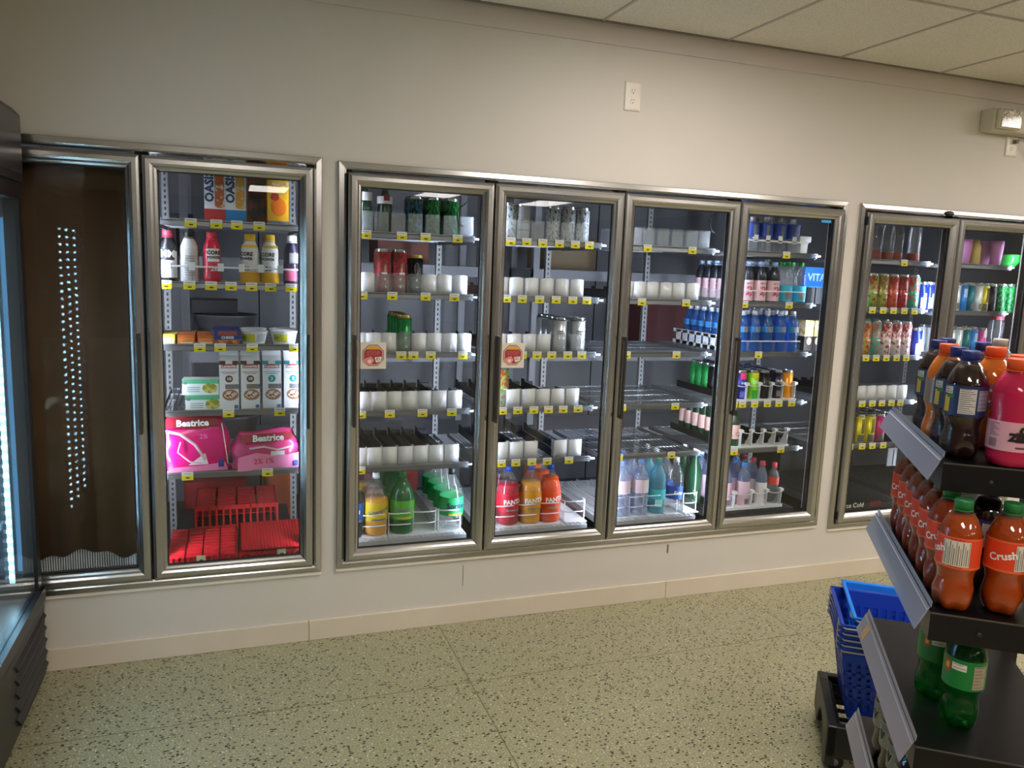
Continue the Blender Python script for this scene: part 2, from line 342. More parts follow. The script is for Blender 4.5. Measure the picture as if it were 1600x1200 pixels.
# ---- door banks
M_handle = P('handle_metal', '4a4642', .35, .7)
M_stick = P('sticker_paper', 'd9cdbb', .6); M_sred = P('sticker_red', 'a3342a', .5); M_syel = P('sticker_yellow', 'd9a32c', .5); M_sdk = P('sticker_dark', '4a1c18', .6)
DOORPROF = [(0, -.004), (0, -.030), (.004, -.036), (.012, -.040), (.026, -.040), (.034, -.036), (.040, -.030), (.047, -.026), (.050, -.022), (.050, -.008), (.050, -.004), (0, -.004)]
OUTPROF = [(0, .0), (0, -.010), (.003, -.014), (.022, -.016), (.030, -.012), (.033, -.004), (.033, .05), (.0, .05)]
DOORX = {}
def bank(key, n, label, handles):
    x0, x1, z0, z1 = BANKS[key]
    root = empty('glass_door_cooler', (x0, 0, z0)); tag(root, label, 'cooler', 'built-in glass door coolers')
    def L(m):  m.v = [(a-x0, b, c-z0) for a, b, c in m.v]; return m
    m = MB(); m.frame(x0, x1, z0, z1, OUTPROF, M_alu); L(m).build('outer_frame', root)
    for k in range(n+1):
        xm = x0+e+k*Wd; xa, xb = (xm-.022, xm+.022)
        xa = max(xa, x0+.002); xb = min(xb, x1-.002)
        m = MB(); m.bb(xa, xb, .001, .05, z0+.034, z1-.034, M_dark); L(m).build('mullion', root)
        m = MB()
        for sgn in (-1, 1):
            if (k == 0 and sgn < 0) or (k == n and sgn > 0): continue
            xc = xm+sgn*.0085
            m.bb(xc-.006, xc+.006, .0502, .0518, z0+.09, z1-.09, M_led)
        L(m).build('led_strip', root)
        m = MB()
        for sgn in (-1, 1):
            if (k == 0 and sgn < 0) or (k == n and sgn > 0): continue
            m.bb(xm+sgn*.0195-.0015, xm+sgn*.0195+.0015, .0502, .056, z0+.08, z1-.08, M_white)
        L(m).build('light_guard', root)
    for k in range(n):
        a = x0+e+k*Wd+.003; b = a+Wd-.006; c, d = z0+e+.003, z1-e-.010
        DOORX[key+str(k+1)] = (a, b, c, d)
        m = MB(); m.frame(a, b, c, d, DOORPROF, M_alu); m.frame(a+.050, b-.050, c+.050, d-.050, [(-.001, -.0225), (.003, -.021), (.003, -.009), (-.001, -.009)], M_dark)
        dr = L(m).build('door', root)
        m = MB(); m.bb(a+.046, b-.046, -.018, -.012, c+.046, d-.046, M_glass); L(m).build('glass_pane', dr)
        s = handles[k]; hx = (b-.02) if s > 0 else (a+.026)
        m = MB(); m.bb(hx-.006, hx+.006, -.064, -.052, .905, 1.275, M_handle)
        for hz in (.915, 1.265): m.bb(hx-.006, hx+.006, -.054, -.037, hz-.010, hz+.010, M_handle)
        L(m).build('handle', dr, bevel=.002)
        m = MB(); m.bb((a if s > 0 else b)-.004, (a if s > 0 else b)+.004, -.03, -.012, d-.06, d-.02, M_dark); L(m).build('hinge', dr)
        m = MB(); m.bb((a if s > 0 else b)-.004, (a if s > 0 else b)+.004, -.03, -.012, c+.02, c+.06, M_dark)
        L(m).build('hinge', dr)
        if key+str(k+1) in ('M1', 'M2'):
            sx0 = a+.052; sz = 1.19
            m = MB(); m.bb(sx0, sx0+.104, -.0205, -.0185, sz-.055, sz+.052, M_stick); cx = sx0+.052
            oc = [(cx+.046*math.cos(math.pi/8+i*math.pi/4), sz+.046*math.sin(math.pi/8+i*math.pi/4)) for i in range(8)]
            m.extr(oc, 'y', -.0212, -.0205, M_sdk)
            oc = [(cx+.043*math.cos(math.pi/8+i*math.pi/4), sz+.043*math.sin(math.pi/8+i*math.pi/4)) for i in range(8)]
            m.extr(oc, 'y', -.0216, -.0212, M_stick)
            oc = [(cx+.040*math.cos(math.pi/8+i*math.pi/4), sz+.040*math.sin(math.pi/8+i*math.pi/4)) for i in range(8)]
            m.extr(oc, 'y', -.0220, -.0216, M_sred)
            m.extr([(cx-.026, sz+.024), (cx+.026, sz+.024), (cx+.018, sz+.036), (cx-.018, sz+.036)], 'y', -.0224, -.0220, M_syel)
            m.ftext('STOP', .022, P('sticker_mauve', 'b0566a', .6), cx, -.0226, sz+.008, bold=.03)
            m.extr([(cx+.006, sz-.008), (cx+.034, sz-.006), (cx+.030, sz-.022), (cx+.012, sz-.030)], 'y', -.0226, -.0222, P('sticker_white', 'f0e6da', .6))
            m.ftext('ID', .016, M_sdk, cx+.019, -.0230, sz-.016)
            m.extr([(cx-.030, sz-.012), (cx-.008, sz-.004), (cx+.004, sz-.020), (cx-.012, sz-.044), (cx-.044, sz-.022)], 'y', -.0228, -.0222, P('sticker_pink', 'd98a86', .6))
            m.extr([(cx-.024, sz-.020), (cx-.010, sz-.016), (cx-.006, sz-.026), (cx-.018, sz-.034)], 'y', -.0232, -.0228, P('sticker_pale', 'f0cfc8', .6))
            L(m).build('sticker', dr)
        if key+str(k+1) == 'M4':
            m = MB(); m.bb(b-.125, b-.068, -.0205, -.018, d-.066, d-.054, P('blue_film', '2f9de0', .4)); L(m).build('sticker', dr)
        if key+str(k+1) == 'R1':
            m = MB(); m.ftext('Ice Cold', .036, P('sticker_letters', 'd8d8d8', .5), a+.110, -.0195, c+.085, bold=.0); L(m).build('lettering', dr)
            m = MB(); m.ftext('BEER', .036, P('sticker_letters_red', '7a2a30', .5), a+.250, -.0195, c+.085, bold=.02); L(m).build('lettering', dr)
    return root
bank('L', 2, 'left built-in cooler with two glass doors, one papered brown, one with milk', (1, 1))
bank('M', 4, 'middle built-in cooler with four glass doors, the longest of the three', (-1, -1, -1, -1))
bank('R', 2, 'right built-in cooler behind the bottle display, with Ice Cold lettering', (1, -1))
m = MB(); m.lathe([(.016, -.006), (.02, .0), (.02, .008), (.012, .014)], M_black, 16)
m.v = [(x*1.3+3.08, -.016-z, y*.7+1.915) for x, y, z in m.v]
m.build('door_stop'); tag(bpy.data.objects['door_stop'], 'small black oval knob on the top frame of the right cooler', 'door stop')

# ---- brown paper behind the leftmost door
a, b, c, d = DOORX['L1']
M_brown = PAT('brown_paper', '5f4530', '6d5138', 3, .3, .7, .6)
m = MB(); n = 40; vs = []
for i in range(n+1):
    x = a+.01+(b-a-.02)*i/n; zb = .425+.012*math.sin(i*.33)+.008*math.sin(i*.9)-.02*max(0, (i-26)/14)
    yy = .064+.004*math.sin(i*.5)
    vs += [(x, yy, zb), (x, yy-.002, 1.1), (x, yy, 1.9), (x, yy+.003, zb), (x, yy+.001, 1.1), (x, yy+.003, 1.9)]
fs = []
for i in range(n):
    q = i*6; fs += [(q, q+6, q+7, q+1), (q+1, q+7, q+8, q+2), (q+3, q+4, q+10, q+9), (q+4, q+5, q+11, q+10)]
    fs += [(q, q+3, q+9, q+6), (q+2, q+8, q+11, q+5)]
m.add(vs, fs, M_brown, True); o = m.build('paper_sheet'); tag(o, 'brown paper sheet covering the inside of the leftmost cooler door', 'paper')
m = MB()
for i in range(60):  # bright stripes of reflected LED light, shaped as white slats
    x = a+.05+i*.0083; m.bb(x, x+.0045, .075, .10, .36, .44, M_white)
m.bb(a+.045, b-.04, .1, .11, .36, .44, M_blackm)
o = m.build('led_stripe_slats'); tag(o, 'white slats standing for LED stripes below the brown paper, leftmost cooler', 'lit slats')

# ---- shelf posts
def post(x, y, z0, z1, lab):
    m = MB(); m.bb(-.014, .014, -.012, .012, 0, z1-z0, M_post); o = m.build('shelf_post'); o.location = (x, y, z0)
    tag(o, lab, 'shelf post', 'slotted shelf posts inside the coolers')
DN = dict(L2='left cooler', M1='first middle door', M2='second middle door', M3='third middle door', M4='fourth middle door', R1='first right door', R2='last right door')
def bounds(key):
    bx = BANKS[key[0]]; k = int(key[1])-1; xm = bx[0]+e+k*Wd; return xm+.032, xm+Wd-.045
for key in DN:
    xa, xb = bounds(key)
    if key == 'L2':
        for x, sd in ((xa-.006, 'left'), (xb+.018, 'right')):
            post(x, .135, .0, 1.95, 'slotted metal post at front %s, %s' % (sd, DN[key])); post(x, .70, .0, 1.95, 'slotted metal post at rear %s, %s' % (sd, DN[key]))
    else:
        if key in ('M1', 'R1'): post(xa-.014, .76, .0, 1.95, 'slotted metal post at rear left, %s' % DN[key])
        post(xb+.014, .76, .0, 1.95, 'slotted metal post at rear right, %s' % DN[key])

# ---- shelves
SHZ = dict(L2=[1.685, 1.452, 1.214, .955, .707])
for q in ('M1', 'M2', 'M3', 'M4', 'R1', 'R2'): SHZ[q] = [1.675, 1.430, 1.183, .935, .695]
SHZ['R1'] = [1.665, 1.415, 1.165, .922, .690]; SHZ['R2'] = [1.665, 1.410, 1.165, .922, .690]
SN = ['top shelf', 'second shelf', 'third shelf', 'fourth shelf', 'lowest shelf', 'cooler floor']
TAGS = {
 'L2': [[298, 338, 370, 405], [259, 296, 330, 361, 393, 423, 455], [312, 344, 394, 460], [357, 437], [293, 418]],
 'M1': [[572, 628, 665, 715], [566, 613, 665, 710], [627, 646, 673, 723], [564, 609, 660, 706], [563]],
 'M2': [[798, 823, 848, 874, 899, 921], [791, 816, 843, 869, 895, 917], [816, 839, 862, 887, 909], [785, 809, 834, 857, 880, 903], [783, 806, 831, 855, 889]],
 'M3': [[1012, 1082], [1003, 1072], [979, 1057], [972, 1055], [967, 1049]],
 'M4': [[1229], [1163, 1233], [1185], [1147, 1160, 1179, 1199, 1217, 1237], [1147, 1220]],
 'R1': [[1413], [1348, 1363, 1380, 1396, 1413, 1429], [1339, 1353, 1369, 1385, 1401, 1416], [1333, 1347, 1363, 1378, 1393, 1407], [1328, 1347, 1363, 1380]],
 'R2': [[], [], [], [], []]}
def shelf(key, i):
    z = SHZ[key][i]; xa, xb = bounds(key); wd = xb-xa; cx = (xa+xb)/2
    t = empty('cooler_shelf', (cx, .09, z)); tag(t, 'wire shelf with price rail, %s, %s' % (SN[i], DN[key]), 'shelf', 'cooler shelves')
    m = MB(); n = 26
    for k in range(n+1): x = -wd/2+wd*k/n; m.bar((x, .01, -.004), (x, .64, -.004), .0028, M_wire)
    for yy in (.02, .17, .33, .48, .63): m.bar((-wd/2, yy, -.008), (wd/2, yy, -.008), .0045, M_wire)
    m.build('wire_deck', t)
    m = MB()
    for s in (-1, 1): m = MB(); m.bb(s*wd/2-.0015, s*wd/2+.0015, .01, .64, -.022, -.002, M_rail); m.build('side_rail', t)
    m = MB(); m.extr([(0, .008), (.004, .008), (.010, .002), (.010, -.014), (.004, -.018), (-.006, -.016), (-.004, .0)], 'x', -wd/2, wd/2, M_rail)
    m.bb(-wd/2, wd/2, -.0065, -.0045, .004, .008, M_wire)
    m.bb(wd/2-.004, wd/2+.022, -.004, .004, -.008, .000, M_wire); m.build('price_rail', t)
    if key == 'L2' and i in (1,):
        m = MB(); m.bb(-wd/2, wd/2, -.004, -.001, .062, .068, M_white)
        for px in (262, 300, 345, 378, 408, 438): q = sx(px, .085, z+.04)-cx; m.bb(q-.0012, q+.0012, -.003, .30, .0, .066, M_clear); m.bb(q-.011, q+.011, -.006, -.002, .050, .080, M_white)
        m.build('fence', t)
    for px in TAGS[key][i]:
        q = sx(px, .082, z)-cx
        if abs(q) > wd/2+.02: continue
        m = MB(); m.bb(q-.021, q+.021, -.0095, -.0075, -.022, .011, M_tagw); m.bb(q-.0212, q+.0212, -.0101, -.0094, -.022, -.003, M_tagy)
        m.bb(q-.006, q+.008, -.0106, -.0101, -.015, -.010, M_ink); m.bb(q-.016, q+.012, -.0100, -.0096, .003, .005, P('tag_grey', '9a968a', .6)); m.build('price_tag', t)
    return t
for key in DN:
    for i in range(5): shelf(key, i)
# bottom decks
for key, z in (('M1', .372), ('M2', .372), ('M3', .372), ('M4', .372), ('R1', .36), ('R2', .36)):
    xa, xb = bounds(key); m = MB(); m.bb(xa+.009, xb+.002, .085, .80, z-.03, z, P('floor_deck', 'b9bbbd' if key[0] == 'M' and key != 'M4' else '3a3a3c' , .4) if False else (P('light_deck', 'b4b6b8', .4) if key in ('M1', 'M2', 'M3') else P('dark_deck', '343436', .5)))
    for k in range(22): x = xa+.012+k*(xb-xa-.014)/21; m.bb(x-.002, x+.002, .09, .79, z, z+.004, P('deck_rib', 'd0d2d4', .4) if key in ('M1', 'M2', 'M3') else M_black)
    m.bb(xa+.01, xb, .10, .14, 0, z-.03, M_dark); m.bb(xa+.01, xb, .74, .78, 0, z-.03, M_dark)
    o = m.build('base_deck'); tag(o, 'ribbed base deck on the cooler floor behind the %s' % DN[key], 'deck', 'cooler base decks')
xa, xb = bounds('L2'); m = MB(); m.bb(xa+.009, xb+.002, .085, .95, .27, .30, P('dark_deck')); m.bb(xa+.01, xb, .1, .14, 0, .27, M_dark); m.bb(xa+.01, xb, .85, .9, 0, .27, M_dark)
o = m.build('base_deck'); tag(o, 'dark base deck under the red crates in the left cooler', 'deck', 'cooler base decks')

# ================================================================ PRODUCTS
REG = []; PROTO = {}
def put(kind, desc, cat, key, i, x, y, z, row=0, rz=0.):
    if kind in PROTO: o = dup(PROTO[kind])
    else: o = BUILD[kind](); PROTO[kind] = o
    o.location = (x, y, z); o.rotation_euler = (0, 0, rz); REG.append((o, desc, cat, key, i, x, row)); return o
WORDS = ['first', 'second', 'third', 'fourth', 'fifth', 'sixth', 'seventh', 'eighth', 'ninth', 'tenth']
def finish_labels():
    gr = {}
    for r in REG: gr.setdefault((r[1], r[3], r[4]), []).append(r)
    for (desc, key, i), rs in gr.items():
        cols = {}
        xs = sorted(set(round(r[5], 2) for r in rs if r[6] == 0)) or sorted(set(round(r[5], 2) for r in rs))
        cols = []
        for r in sorted(rs, key=lambda r: r[5]):
            if not cols or r[5]-cols[-1] > .025: cols.append(r[5])
        for r in rs:
            ci = min(range(len(cols)), key=lambda k: abs(cols[k]-r[5])); parts = [desc]
            if len(cols) > 1: parts.append(WORDS[ci]+' from left')
            maxrow = max(q[6] for q in rs)
            if maxrow > 0: parts.append('in front' if r[6] == 0 else WORDS[r[6]]+' row back')
            parts += [SN[i], DN[key]]
            if sum(len(q.split()) for q in parts) > 16: parts[1] = parts[1].replace(' from left', ' column')
            if sum(len(q.split()) for q in parts) > 16: parts[-2] = parts[-2].replace(' shelf', '').replace('cooler ', '')
            r[0]['label'] = ', '.join(parts); r[0]['category'] = r[2]
            r[0]['group'] = '%ss on the %s, %s' % (r[2], SN[i], DN[key])
BUILD = {}
def can_mesh(name, r, h, mat, deco=None, lid=M_silver):
    def f():
        m = MB(); m.lathe([(r*.78, 0), (r*.8, 0), (r, .008), (r, h-.014)], mat, 20)
        m.lathe([(r*.985, h-.014), (r*.84, h-.002), (r*.86, h), (r*.8, h-.001), (r*.78, h-.005), (r*.2, h-.005)], lid, 20)
        m.bb(-.006, .006, -.016*r/.033, .002, h-.005, h-.0035, lid)
        if deco: deco(m, r+.0008, h)
        return m.build(name)
    return f
def bottle(name, prof, r, body, liquid=None, level=.8, cap=None, capr=.0145, caph=.016, lab=None, labz=(.3, .6), deco=None, mod=None, n=24, neck=.0135, labr=None):
    H = prof[-1][1]
    def f():
        t = empty(name); m = MB(); m.lathe(prof, body, n, mod=mod); m.build('bottle_body', t)
        if liquid:
            lp = [(max(a-.0022, .001), max(z, .002)) for a, z in prof if z < level*H]
            lp.append((max(.001, lp[-1][0]-.002), level*H))
            m = MB(); m.lathe(lp, liquid, n, mod=mod); m.build('liquid', t)
        if cap:
            m = MB(); m.lathe([(capr, H-caph+.002), (capr, H+.001), (capr*.9, H+.003), (capr*.3, H+.003)], cap, 18)
            m.lathe([(capr+.002, H-caph-.003), (capr+.002, H-caph)], cap, 18); m.build('cap', t)
        if lab:
            a, b = labz; m = MB(); rr = labr or (r+.0007)
            m.patch(rr, -math.pi, math.pi, a*H, b*H, lab, 28)
            if deco: deco(m, rr+.0008, a*H, b*H)
            m.build('label', t)
        return t
    return f
def prof_soda(r, h):     # large soda bottle
    return [(r*.6, .003), (r*.82, 0), (r*.97, .008), (r, .025), (r*.97, h*.14), (r, h*.17), (r, h*.55), (r*.985, h*.60), (r*.92, h*.66), (r*.80, h*.725), (r*.62, h*.79), (r*.44, h*.85), (r*.30, h*.895), (r*.25, h*.915), (r*.25, h*.99), (.24*r, h)]
def prof_water(r, h):
    p = [(r*.7, .002), (r*.9, 0), (r, .01)]
    for k in range(6): z = .06+k*.09; p += [(r, h*z), (r*.95, h*(z+.03)), (r, h*(z+.06))]
    return p+[(r, h*.62), (r*.97, h*.69), (r*.82, h*.77), (r*.6, h*.84), (r*.43, h*.88), (r*.40, h*.9), (r*.4, h)]
c_clear = CLEAR('pet_clear', 'ffffff', 'e8eef2', .05, .06, .5)
c_green = CLEAR('pet_green', '3fae5c', '2c8d47', .45, .06, .5)
c_dgreen = CLEAR('glass_green', '0f5a36', '0c4a2c', .6, .04, .4)
c_blue = CLEAR('pet_blue', '6ab4f0', '4a9be0', .22, .05, .6)
c_teal = CLEAR('pet_teal', '9fe0ea', '7fd0e0', .3, .06, .6)
c_dark = CLEAR('pet_dark', '3a4654', '2b3442', .55, .05, .4)
W_ = P('ink_white', 'f5f5f2', .5); K_ = P('ink_black', '101012', .5)
# --- cans
BUILD['can_red'] = can_mesh('beverage_can', .033, .158, P('can_red_paint', 'd41f2b', .28, .3), lambda m, r, h: (m.ctext('HARD', .022, W_, r, .15, h*.62, bold=.03), m.patch(r, -.5, .9, h*.05, h*.32, PAT('can_red_art', 'd41f2b', 'b9b4b0', 60, .45, .5)), m.ctext('ale', .02, W_, r, .2, h*.46)))
BUILD['can_black'] = can_mesh('beverage_can', .033, .165, P('can_black_paint', '0d0d0f', .25, .2), lambda m, r, h: (m.ctext('GUINNESS', .011, P('gold', 'd9b25a', .3, .6), r, .1, h*.42), m.tube([((r)*math.sin(.12+.28*math.cos(t*math.pi/8)), -(r)*math.cos(.12+.28*math.cos(t*math.pi/8)), h*.66+.022*math.sin(t*math.pi/8)) for t in range(16)], .0012, P('gold'), 6, True), m.patch(r, -.02, .02, h*.52, h*.8, P('gold')), m.patch(r, .2, .23, h*.55, h*.78, P('gold'))), P('gold_lid', 'c9b06a', .3, .8))
BUILD['can_green'] = can_mesh('beverage_can', .033, .160, P('can_green_paint', '14803a', .25, .4), lambda m, r, h: (m.ctext('STEINLAGER', .0095, P('gold'), r, .1, h*.55), m.patch(r, -.5, -.46, .01, h-.02, P('gold')), m.patch(r, .66, .7, .01, h-.02, P('gold'))), P('gold_lid'))
BUILD['can_silver'] = can_mesh('beverage_can', .033, .160, P('can_silver_paint', 'd7d9da', .25, .6), lambda m, r, h: (m.patch(r, -math.pi, math.pi, h*.9, h*.92, P('ink_red', 'b3202e', .4), 20), m.extr([(-.022, 0), (0, .012), (.022, 0), (0, -.012)], 'y', 0, .001, P('ink_red')) if False else m.patch(r, -.75, .75, h*.55, h*.60, P('ink_red')), m.patch(r+.0004, -.4, .4, h*.51, h*.64, P('ink_navy', '2b3a6a', .4)), m.ctext('KRONENBOURG', .007, W_, r+.001, 0, h*.575)))
BUILD['can_lime'] = can_mesh('beverage_can', .029, .158, P('can_lime_paint', '86d85a', .3, .1), lambda m, r, h: (m.patch(r, -.2, .35, h*.33, h*.46, P('ink_dgreen', '14633a', .4)), m.patch(r, -.5, .6, h*.7, h*.86, PAT('lime_art', '86d85a', '3c9a3a', 120))))
BUILD['can_scribble'] = can_mesh('beverage_can', .033, .162, PAT('can_scribble_paint', '0a2c16', '1fa04a', 90, .5, .56, .3, .2, 2., (1, 1, .3)), None)
BUILD['can_scribble_blue'] = can_mesh('beverage_can', .033, .162, PAT('can_scribble_paint2', '12301f', '3f86a8', 80, .5, .56, .3, .2, 2., (1, 1, .3)), None)
BUILD['cup_white'] = can_mesh('beverage_can', .033, .160, P('can_white_paint', 'b9bdbf', .35, .1), lambda m, r, h: (m.ctext('TRUE', .022, P('ink_grey', '3b4a52', .5), r, .0, h*.52, bold=.02), m.patch(r, -.8, .8, h*.28, h*.31, P('ink_grey'))))
BUILD['can_print'] = can_mesh('beverage_can', .033, .160, PAT('can_print_paint', 'c2c8ca', '48545c', 140, .55, .6, .35, .1, .5, (1, 1, .6)), None)
def swirl(c1, c2, nm, sc=28): return PAT(nm, c1, c2, sc, .48, .56, .3, .2, 1.5)
for nm, c1, c2 in (('lime', '7fae4a', 'a83f2c'), ('olive', 'a3a04a', '7d5a34'), ('orange', 'd2573a', '8d3b2c'), ('red', 'b52a3a', '6d3a2c'), ('teal', '2aa98d', 'b04a3c'), ('gold', 'b79a4a', 'a8482c'), ('sea', '4aa394', 'b5695c'), ('pearl', 'd9cfcb', 'a83f3c')):
    BUILD['can_'+nm] = can_mesh('beverage_can', .034, .185, swirl(c1, c2, 'swirl_'+nm), lambda m, r, h: m.patch(r, -.2, .5, h*.44, h*.48, W_))
SL = (.028, .158)
BUILD['slim_blue'] = can_mesh('slim_can', *SL, P('slim_blue_paint', '232b8c', .3, .3), lambda m, r, h: (m.patch(r, -.6, .8, h*.72, h*.92, P('ink_pink', 'e8407c', .4)), m.ctext('fruit', .016, W_, r, .1, h*.6), m.patch(r, -.5, .6, h*.14, h*.34, P('ink_lilac', '6f78d8', .4))))
BUILD['slim_lime'] = can_mesh('slim_can', *SL, P('slim_lime_paint', '8fe02c', .3, .2), lambda m, r, h: (m.patch(r, -.6, .8, h*.75, h*.93, P('ink_yel', 'e8d81c', .4)), m.ctext('DC', .022, W_, r, .1, h*.62), m.patch(r, -.5, .6, h*.10, h*.36, P('ink_grn', '2fb83c', .4))))
BUILD['slim_black'] = can_mesh('slim_can', *SL, P('slim_black_paint', '15151b', .3, .3))
BUILD['slim_purple'] = can_mesh('slim_can', *SL, P('slim_purple_paint', '1f1838', .3, .3), lambda m, r, h: (m.ctext('Bubly', .016, W_, r, .1, h*.66), m.patch(r, -.5, .6, h*.16, h*.34, P('ink_mauve', '6a5a98', .4))))
BUILD['slim_orange'] = can_mesh('slim_can', *SL, P('slim_orange_paint', 'f29a1c', .3, .2))
BUILD['slim_redbull'] = can_mesh('slim_can', .027, .150, P('slim_rb_paint', '1d2f8c', .25, .5), lambda m, r, h: (m.patch(r, -.8, 1., h*.06, h*.45, P('ink_sil', 'aab0c4', .3, .5)), m.patch(r+.0004, -.3, .4, h*.42, h*.6, P('ink_red'))))
BUILD['slim_white'] = can_mesh('slim_can', .027, .158, P('slim_white_paint', 'dfe8ee', .3, .3), lambda m, r, h: m.patch(r, -.3, .4, h*.1, h*.3, P('ink_red')))
BUILD['slim_teal'] = can_mesh('slim_can', .027, .158, P('slim_teal_paint', '17707c', .3, .3), lambda m, r, h: m.patch(r, -.3, .4, h*.1, h*.3, P('ink_red')))
BUILD['slim_sky'] = can_mesh('slim_can', .027, .158, P('slim_sky_paint', '2f8ce8', .3, .3), lambda m, r, h: m.patch(r, -.4, .4, h*.5, h*.8, P('ink_sky', 'bfe0ff', .4)))
BUILD['slim_pink'] = can_mesh('slim_can', .027, .158, P('slim_pink_paint', 'e858a8', .3, .3), lambda m, r, h: m.patch(r, -.4, .4, h*.65, h*.9, W_))
BUILD['slim_yellow'] = can_mesh('slim_can', .03, .158, P('slim_yellow_paint', 'e3d02c', .3, .3), lambda m, r, h: (m.patch(r, -.25, -.1, h*.35, h*.85, K_), m.patch(r, .0, .15, h*.35, h*.85, K_), m.patch(r, .25, .4, h*.35, h*.85, K_), m.patch(r, -.8, .8, .01, h*.3, P('ink_gry2', '6c6f6a', .3, .5))))
BUILD['slim_green'] = can_mesh('slim_can', *SL, P('slim_green_paint', '1f9a4a', .3, .3), lambda m, r, h: m.patch(r, -.5, .5, h*.3, h*.7, PAT('grn_art', '1f9a4a', 'cfe8d4', 90)))
BUILD['slim_magenta'] = can_mesh('slim_can', .03, .158, P('slim_mag_paint', 'c02c78', .3, .3), lambda m, r, h: m.patch(r, -.8, .8, .01, h*.3, P('ink_gry2')))
# --- bottles
def lab_soda(txt, tcol, bg=None, stripe=None, size=.02, tilt=.12):
    def d(m, r, a, b):
        if bg: m.patch(r-.0003, -.95, .95, a, b, bg, 14)
        m.ctext(txt, size, tcol, r+.0012, .1, (a+b)/2+.004, tilt, .04)
        if stripe: m.patch(r, -.5, .7, a+.004, a+.012, stripe)
    return d
SD = prof_soda(.0535, .275)
def soda(nm, liq, lvl, cap, lab, deco, body=c_clear): BUILD[nm] = bottle('soda_bottle', SD, .0535, body, liq, lvl, cap, .0155, .02, lab, (.25, .56), deco)
LQ = lambda n, c='7a2a1c': P(n, c, .4, spec=.1)
soda('soda_ginger', LQ('ginger_ale', 'd89a2a'), .60, P('cap_white', 'eeeeee', .4), P('lab_yellow', 'd6b810', .5), lab_soda('Schweppes', P('ink_red'), None, P('ink_red'), .022, .25))
soda('soda_green', LQ('lime_soda', '2f4a1c'), .66, P('cap_green', '1f8a3c', .4), P('lab_green', '4fae2c', .5), lab_soda('Schweppes', P('ink_red'), None, P('lab_yellow'), .020, .05), c_green)
soda('soda_sprite', None, .6, P('cap_dark', '1c2a24', .4), P('lab_sprite', '10a85a', .45), lab_soda('Sprite', P('ink_navy2', '122a4a', .5), None, P('lab_yellow'), .036, .0))
soda('soda_red', LQ('red_soda', 'b0102c'), .72, P('cap_blue', '1c58c8', .4), P('lab_red', 'c4122e', .5), lab_soda('FANTA', W_, None, P('ink_navy'), .030, .05))
soda('soda_darkred', LQ('dark_red_soda', '5c0c1c'), .72, P('cap_blue'), P('lab_pinkred', 'b86a70', .5), lab_soda('FANTA', W_, None, P('ink_navy'), .024, .05))
soda('soda_yellow', LQ('yellow_soda', 'e09a14'), .72, P('cap_blue'), P('lab_gold', 'dd9808', .5), lab_soda('FANTA', W_, None, P('ink_navy'), .031, .1))
soda('soda_orange', LQ('orange_soda', 'f2560c'), .78, P('cap_blue'), P('lab_orange', 'ee5004', .5), lab_soda('FANTA', W_, None, P('ink_navy'), .031, .1))
soda('soda_blue', LQ('cola', '1c1210'), .7, P('cap_blue'), P('lab_blue', '1c58b8', .5), lab_soda('PEPSI', W_, None, P('ink_red'), .024, .0))
BW = prof_water(.041, .275)
def water(nm, pr, r, body, cap, lab, lz, deco, nn='water_bottle', capr=.014): BUILD[nm] = bottle(nn, pr, r, body, None, .8, cap, capr, .016, lab, lz, deco, n=18)
water('water_pink', BW, .041, CLEAR('pet_pale', 'eaf0ff', 'cfd8ee', .3, .06, .6), P('cap_sky', '5aa0e8', .4), P('lab_palepink', 'e8ccd8', .5), (.42, .66), lambda m, r, a, b: m.patch(r, .1, .9, a, b, P('lab_info', 'efeaea', .6)))
water('water_teal', BW, .041, c_teal, P('cap_mint', '3fae74', .4), P('lab_teal', '2fc0c8', .5), (.28, .46), lambda m, r, a, b: m.patch(r, -.7, .2, .04, a, P('lab_aqua', '9fe8ec', .5)))
water('water_navy', BW, .041, c_clear, P('cap_white'), P('lab_navyblue', '1c50a8', .5), (.26, .50), lambda m, r, a, b: m.ctext('Eska', .026, W_, r+.001, 0, (a+b)/2))
WS = prof_water(.031, .205)
water('water_small', WS, .031, c_blue, P('cap_white'), P('lab_sea', '2f88cc', .5), (.5, .64), lambda m, r, a, b: m.patch(r, -.5, .6, a+.003, b-.003, P('lab_ice', 'd6e8f4', .5)), capr=.013)
water('water_jug', prof_water(.035, .17), .035, c_clear, P('cap_white'), P('lab_deepblue', '2c50b0', .5), (.45, .85), lambda m, r, a, b: m.patch(r, -.4, .1, a+.01, b-.01, P('lab_ice')))
water('pink_label', prof_water(.03, .20), .03, c_dark, P('cap_ice', 'a8c0e8', .4), P('lab_pink2', 'f0c8d0', .5), (.06, .56), lambda m, r, a, b: (m.patch(r, -.5, .6, a+.02, a+.07, PAT('berry_art', 'f0c8d0', 'c83c5a', 90)), m.ctext('MON', .014, P('ink_pinkred', 'c83c5a', .5), r+.001, 0, b-.016)))
water('teal_label', prof_water(.032, .205), .032, c_clear, P('cap_green'), P('lab_cyan', '38b8d8', .5), (.06, .44), lambda m, r, a, b: m.patch(r, -.6, .4, a+.01, a+.05, P('lab_ice')))
water('sport_white', prof_water(.03, .235), .03, CLEAR('pet_slate', 'c0cce4', 'a8b4d0', .3, .06, .6), P('cap_coral', 'e8506a', .4), P('lab_offwhite', 'f0eef0', .5), (.05, .55), lambda m, r, a, b: m.ctext('evian', .026, K_, r+.001, .2, (a+b)/2, math.pi/2))
water('sport_pink', prof_water(.034, .235), .034, CLEAR('pet_slate'), P('cap_sky'), P('lab_rose', 'f0ccdc', .5), (.05, .6), lambda m, r, a, b: m.patch(r, -.3, .5, a+.01, a+.04, P('lab_ice')))
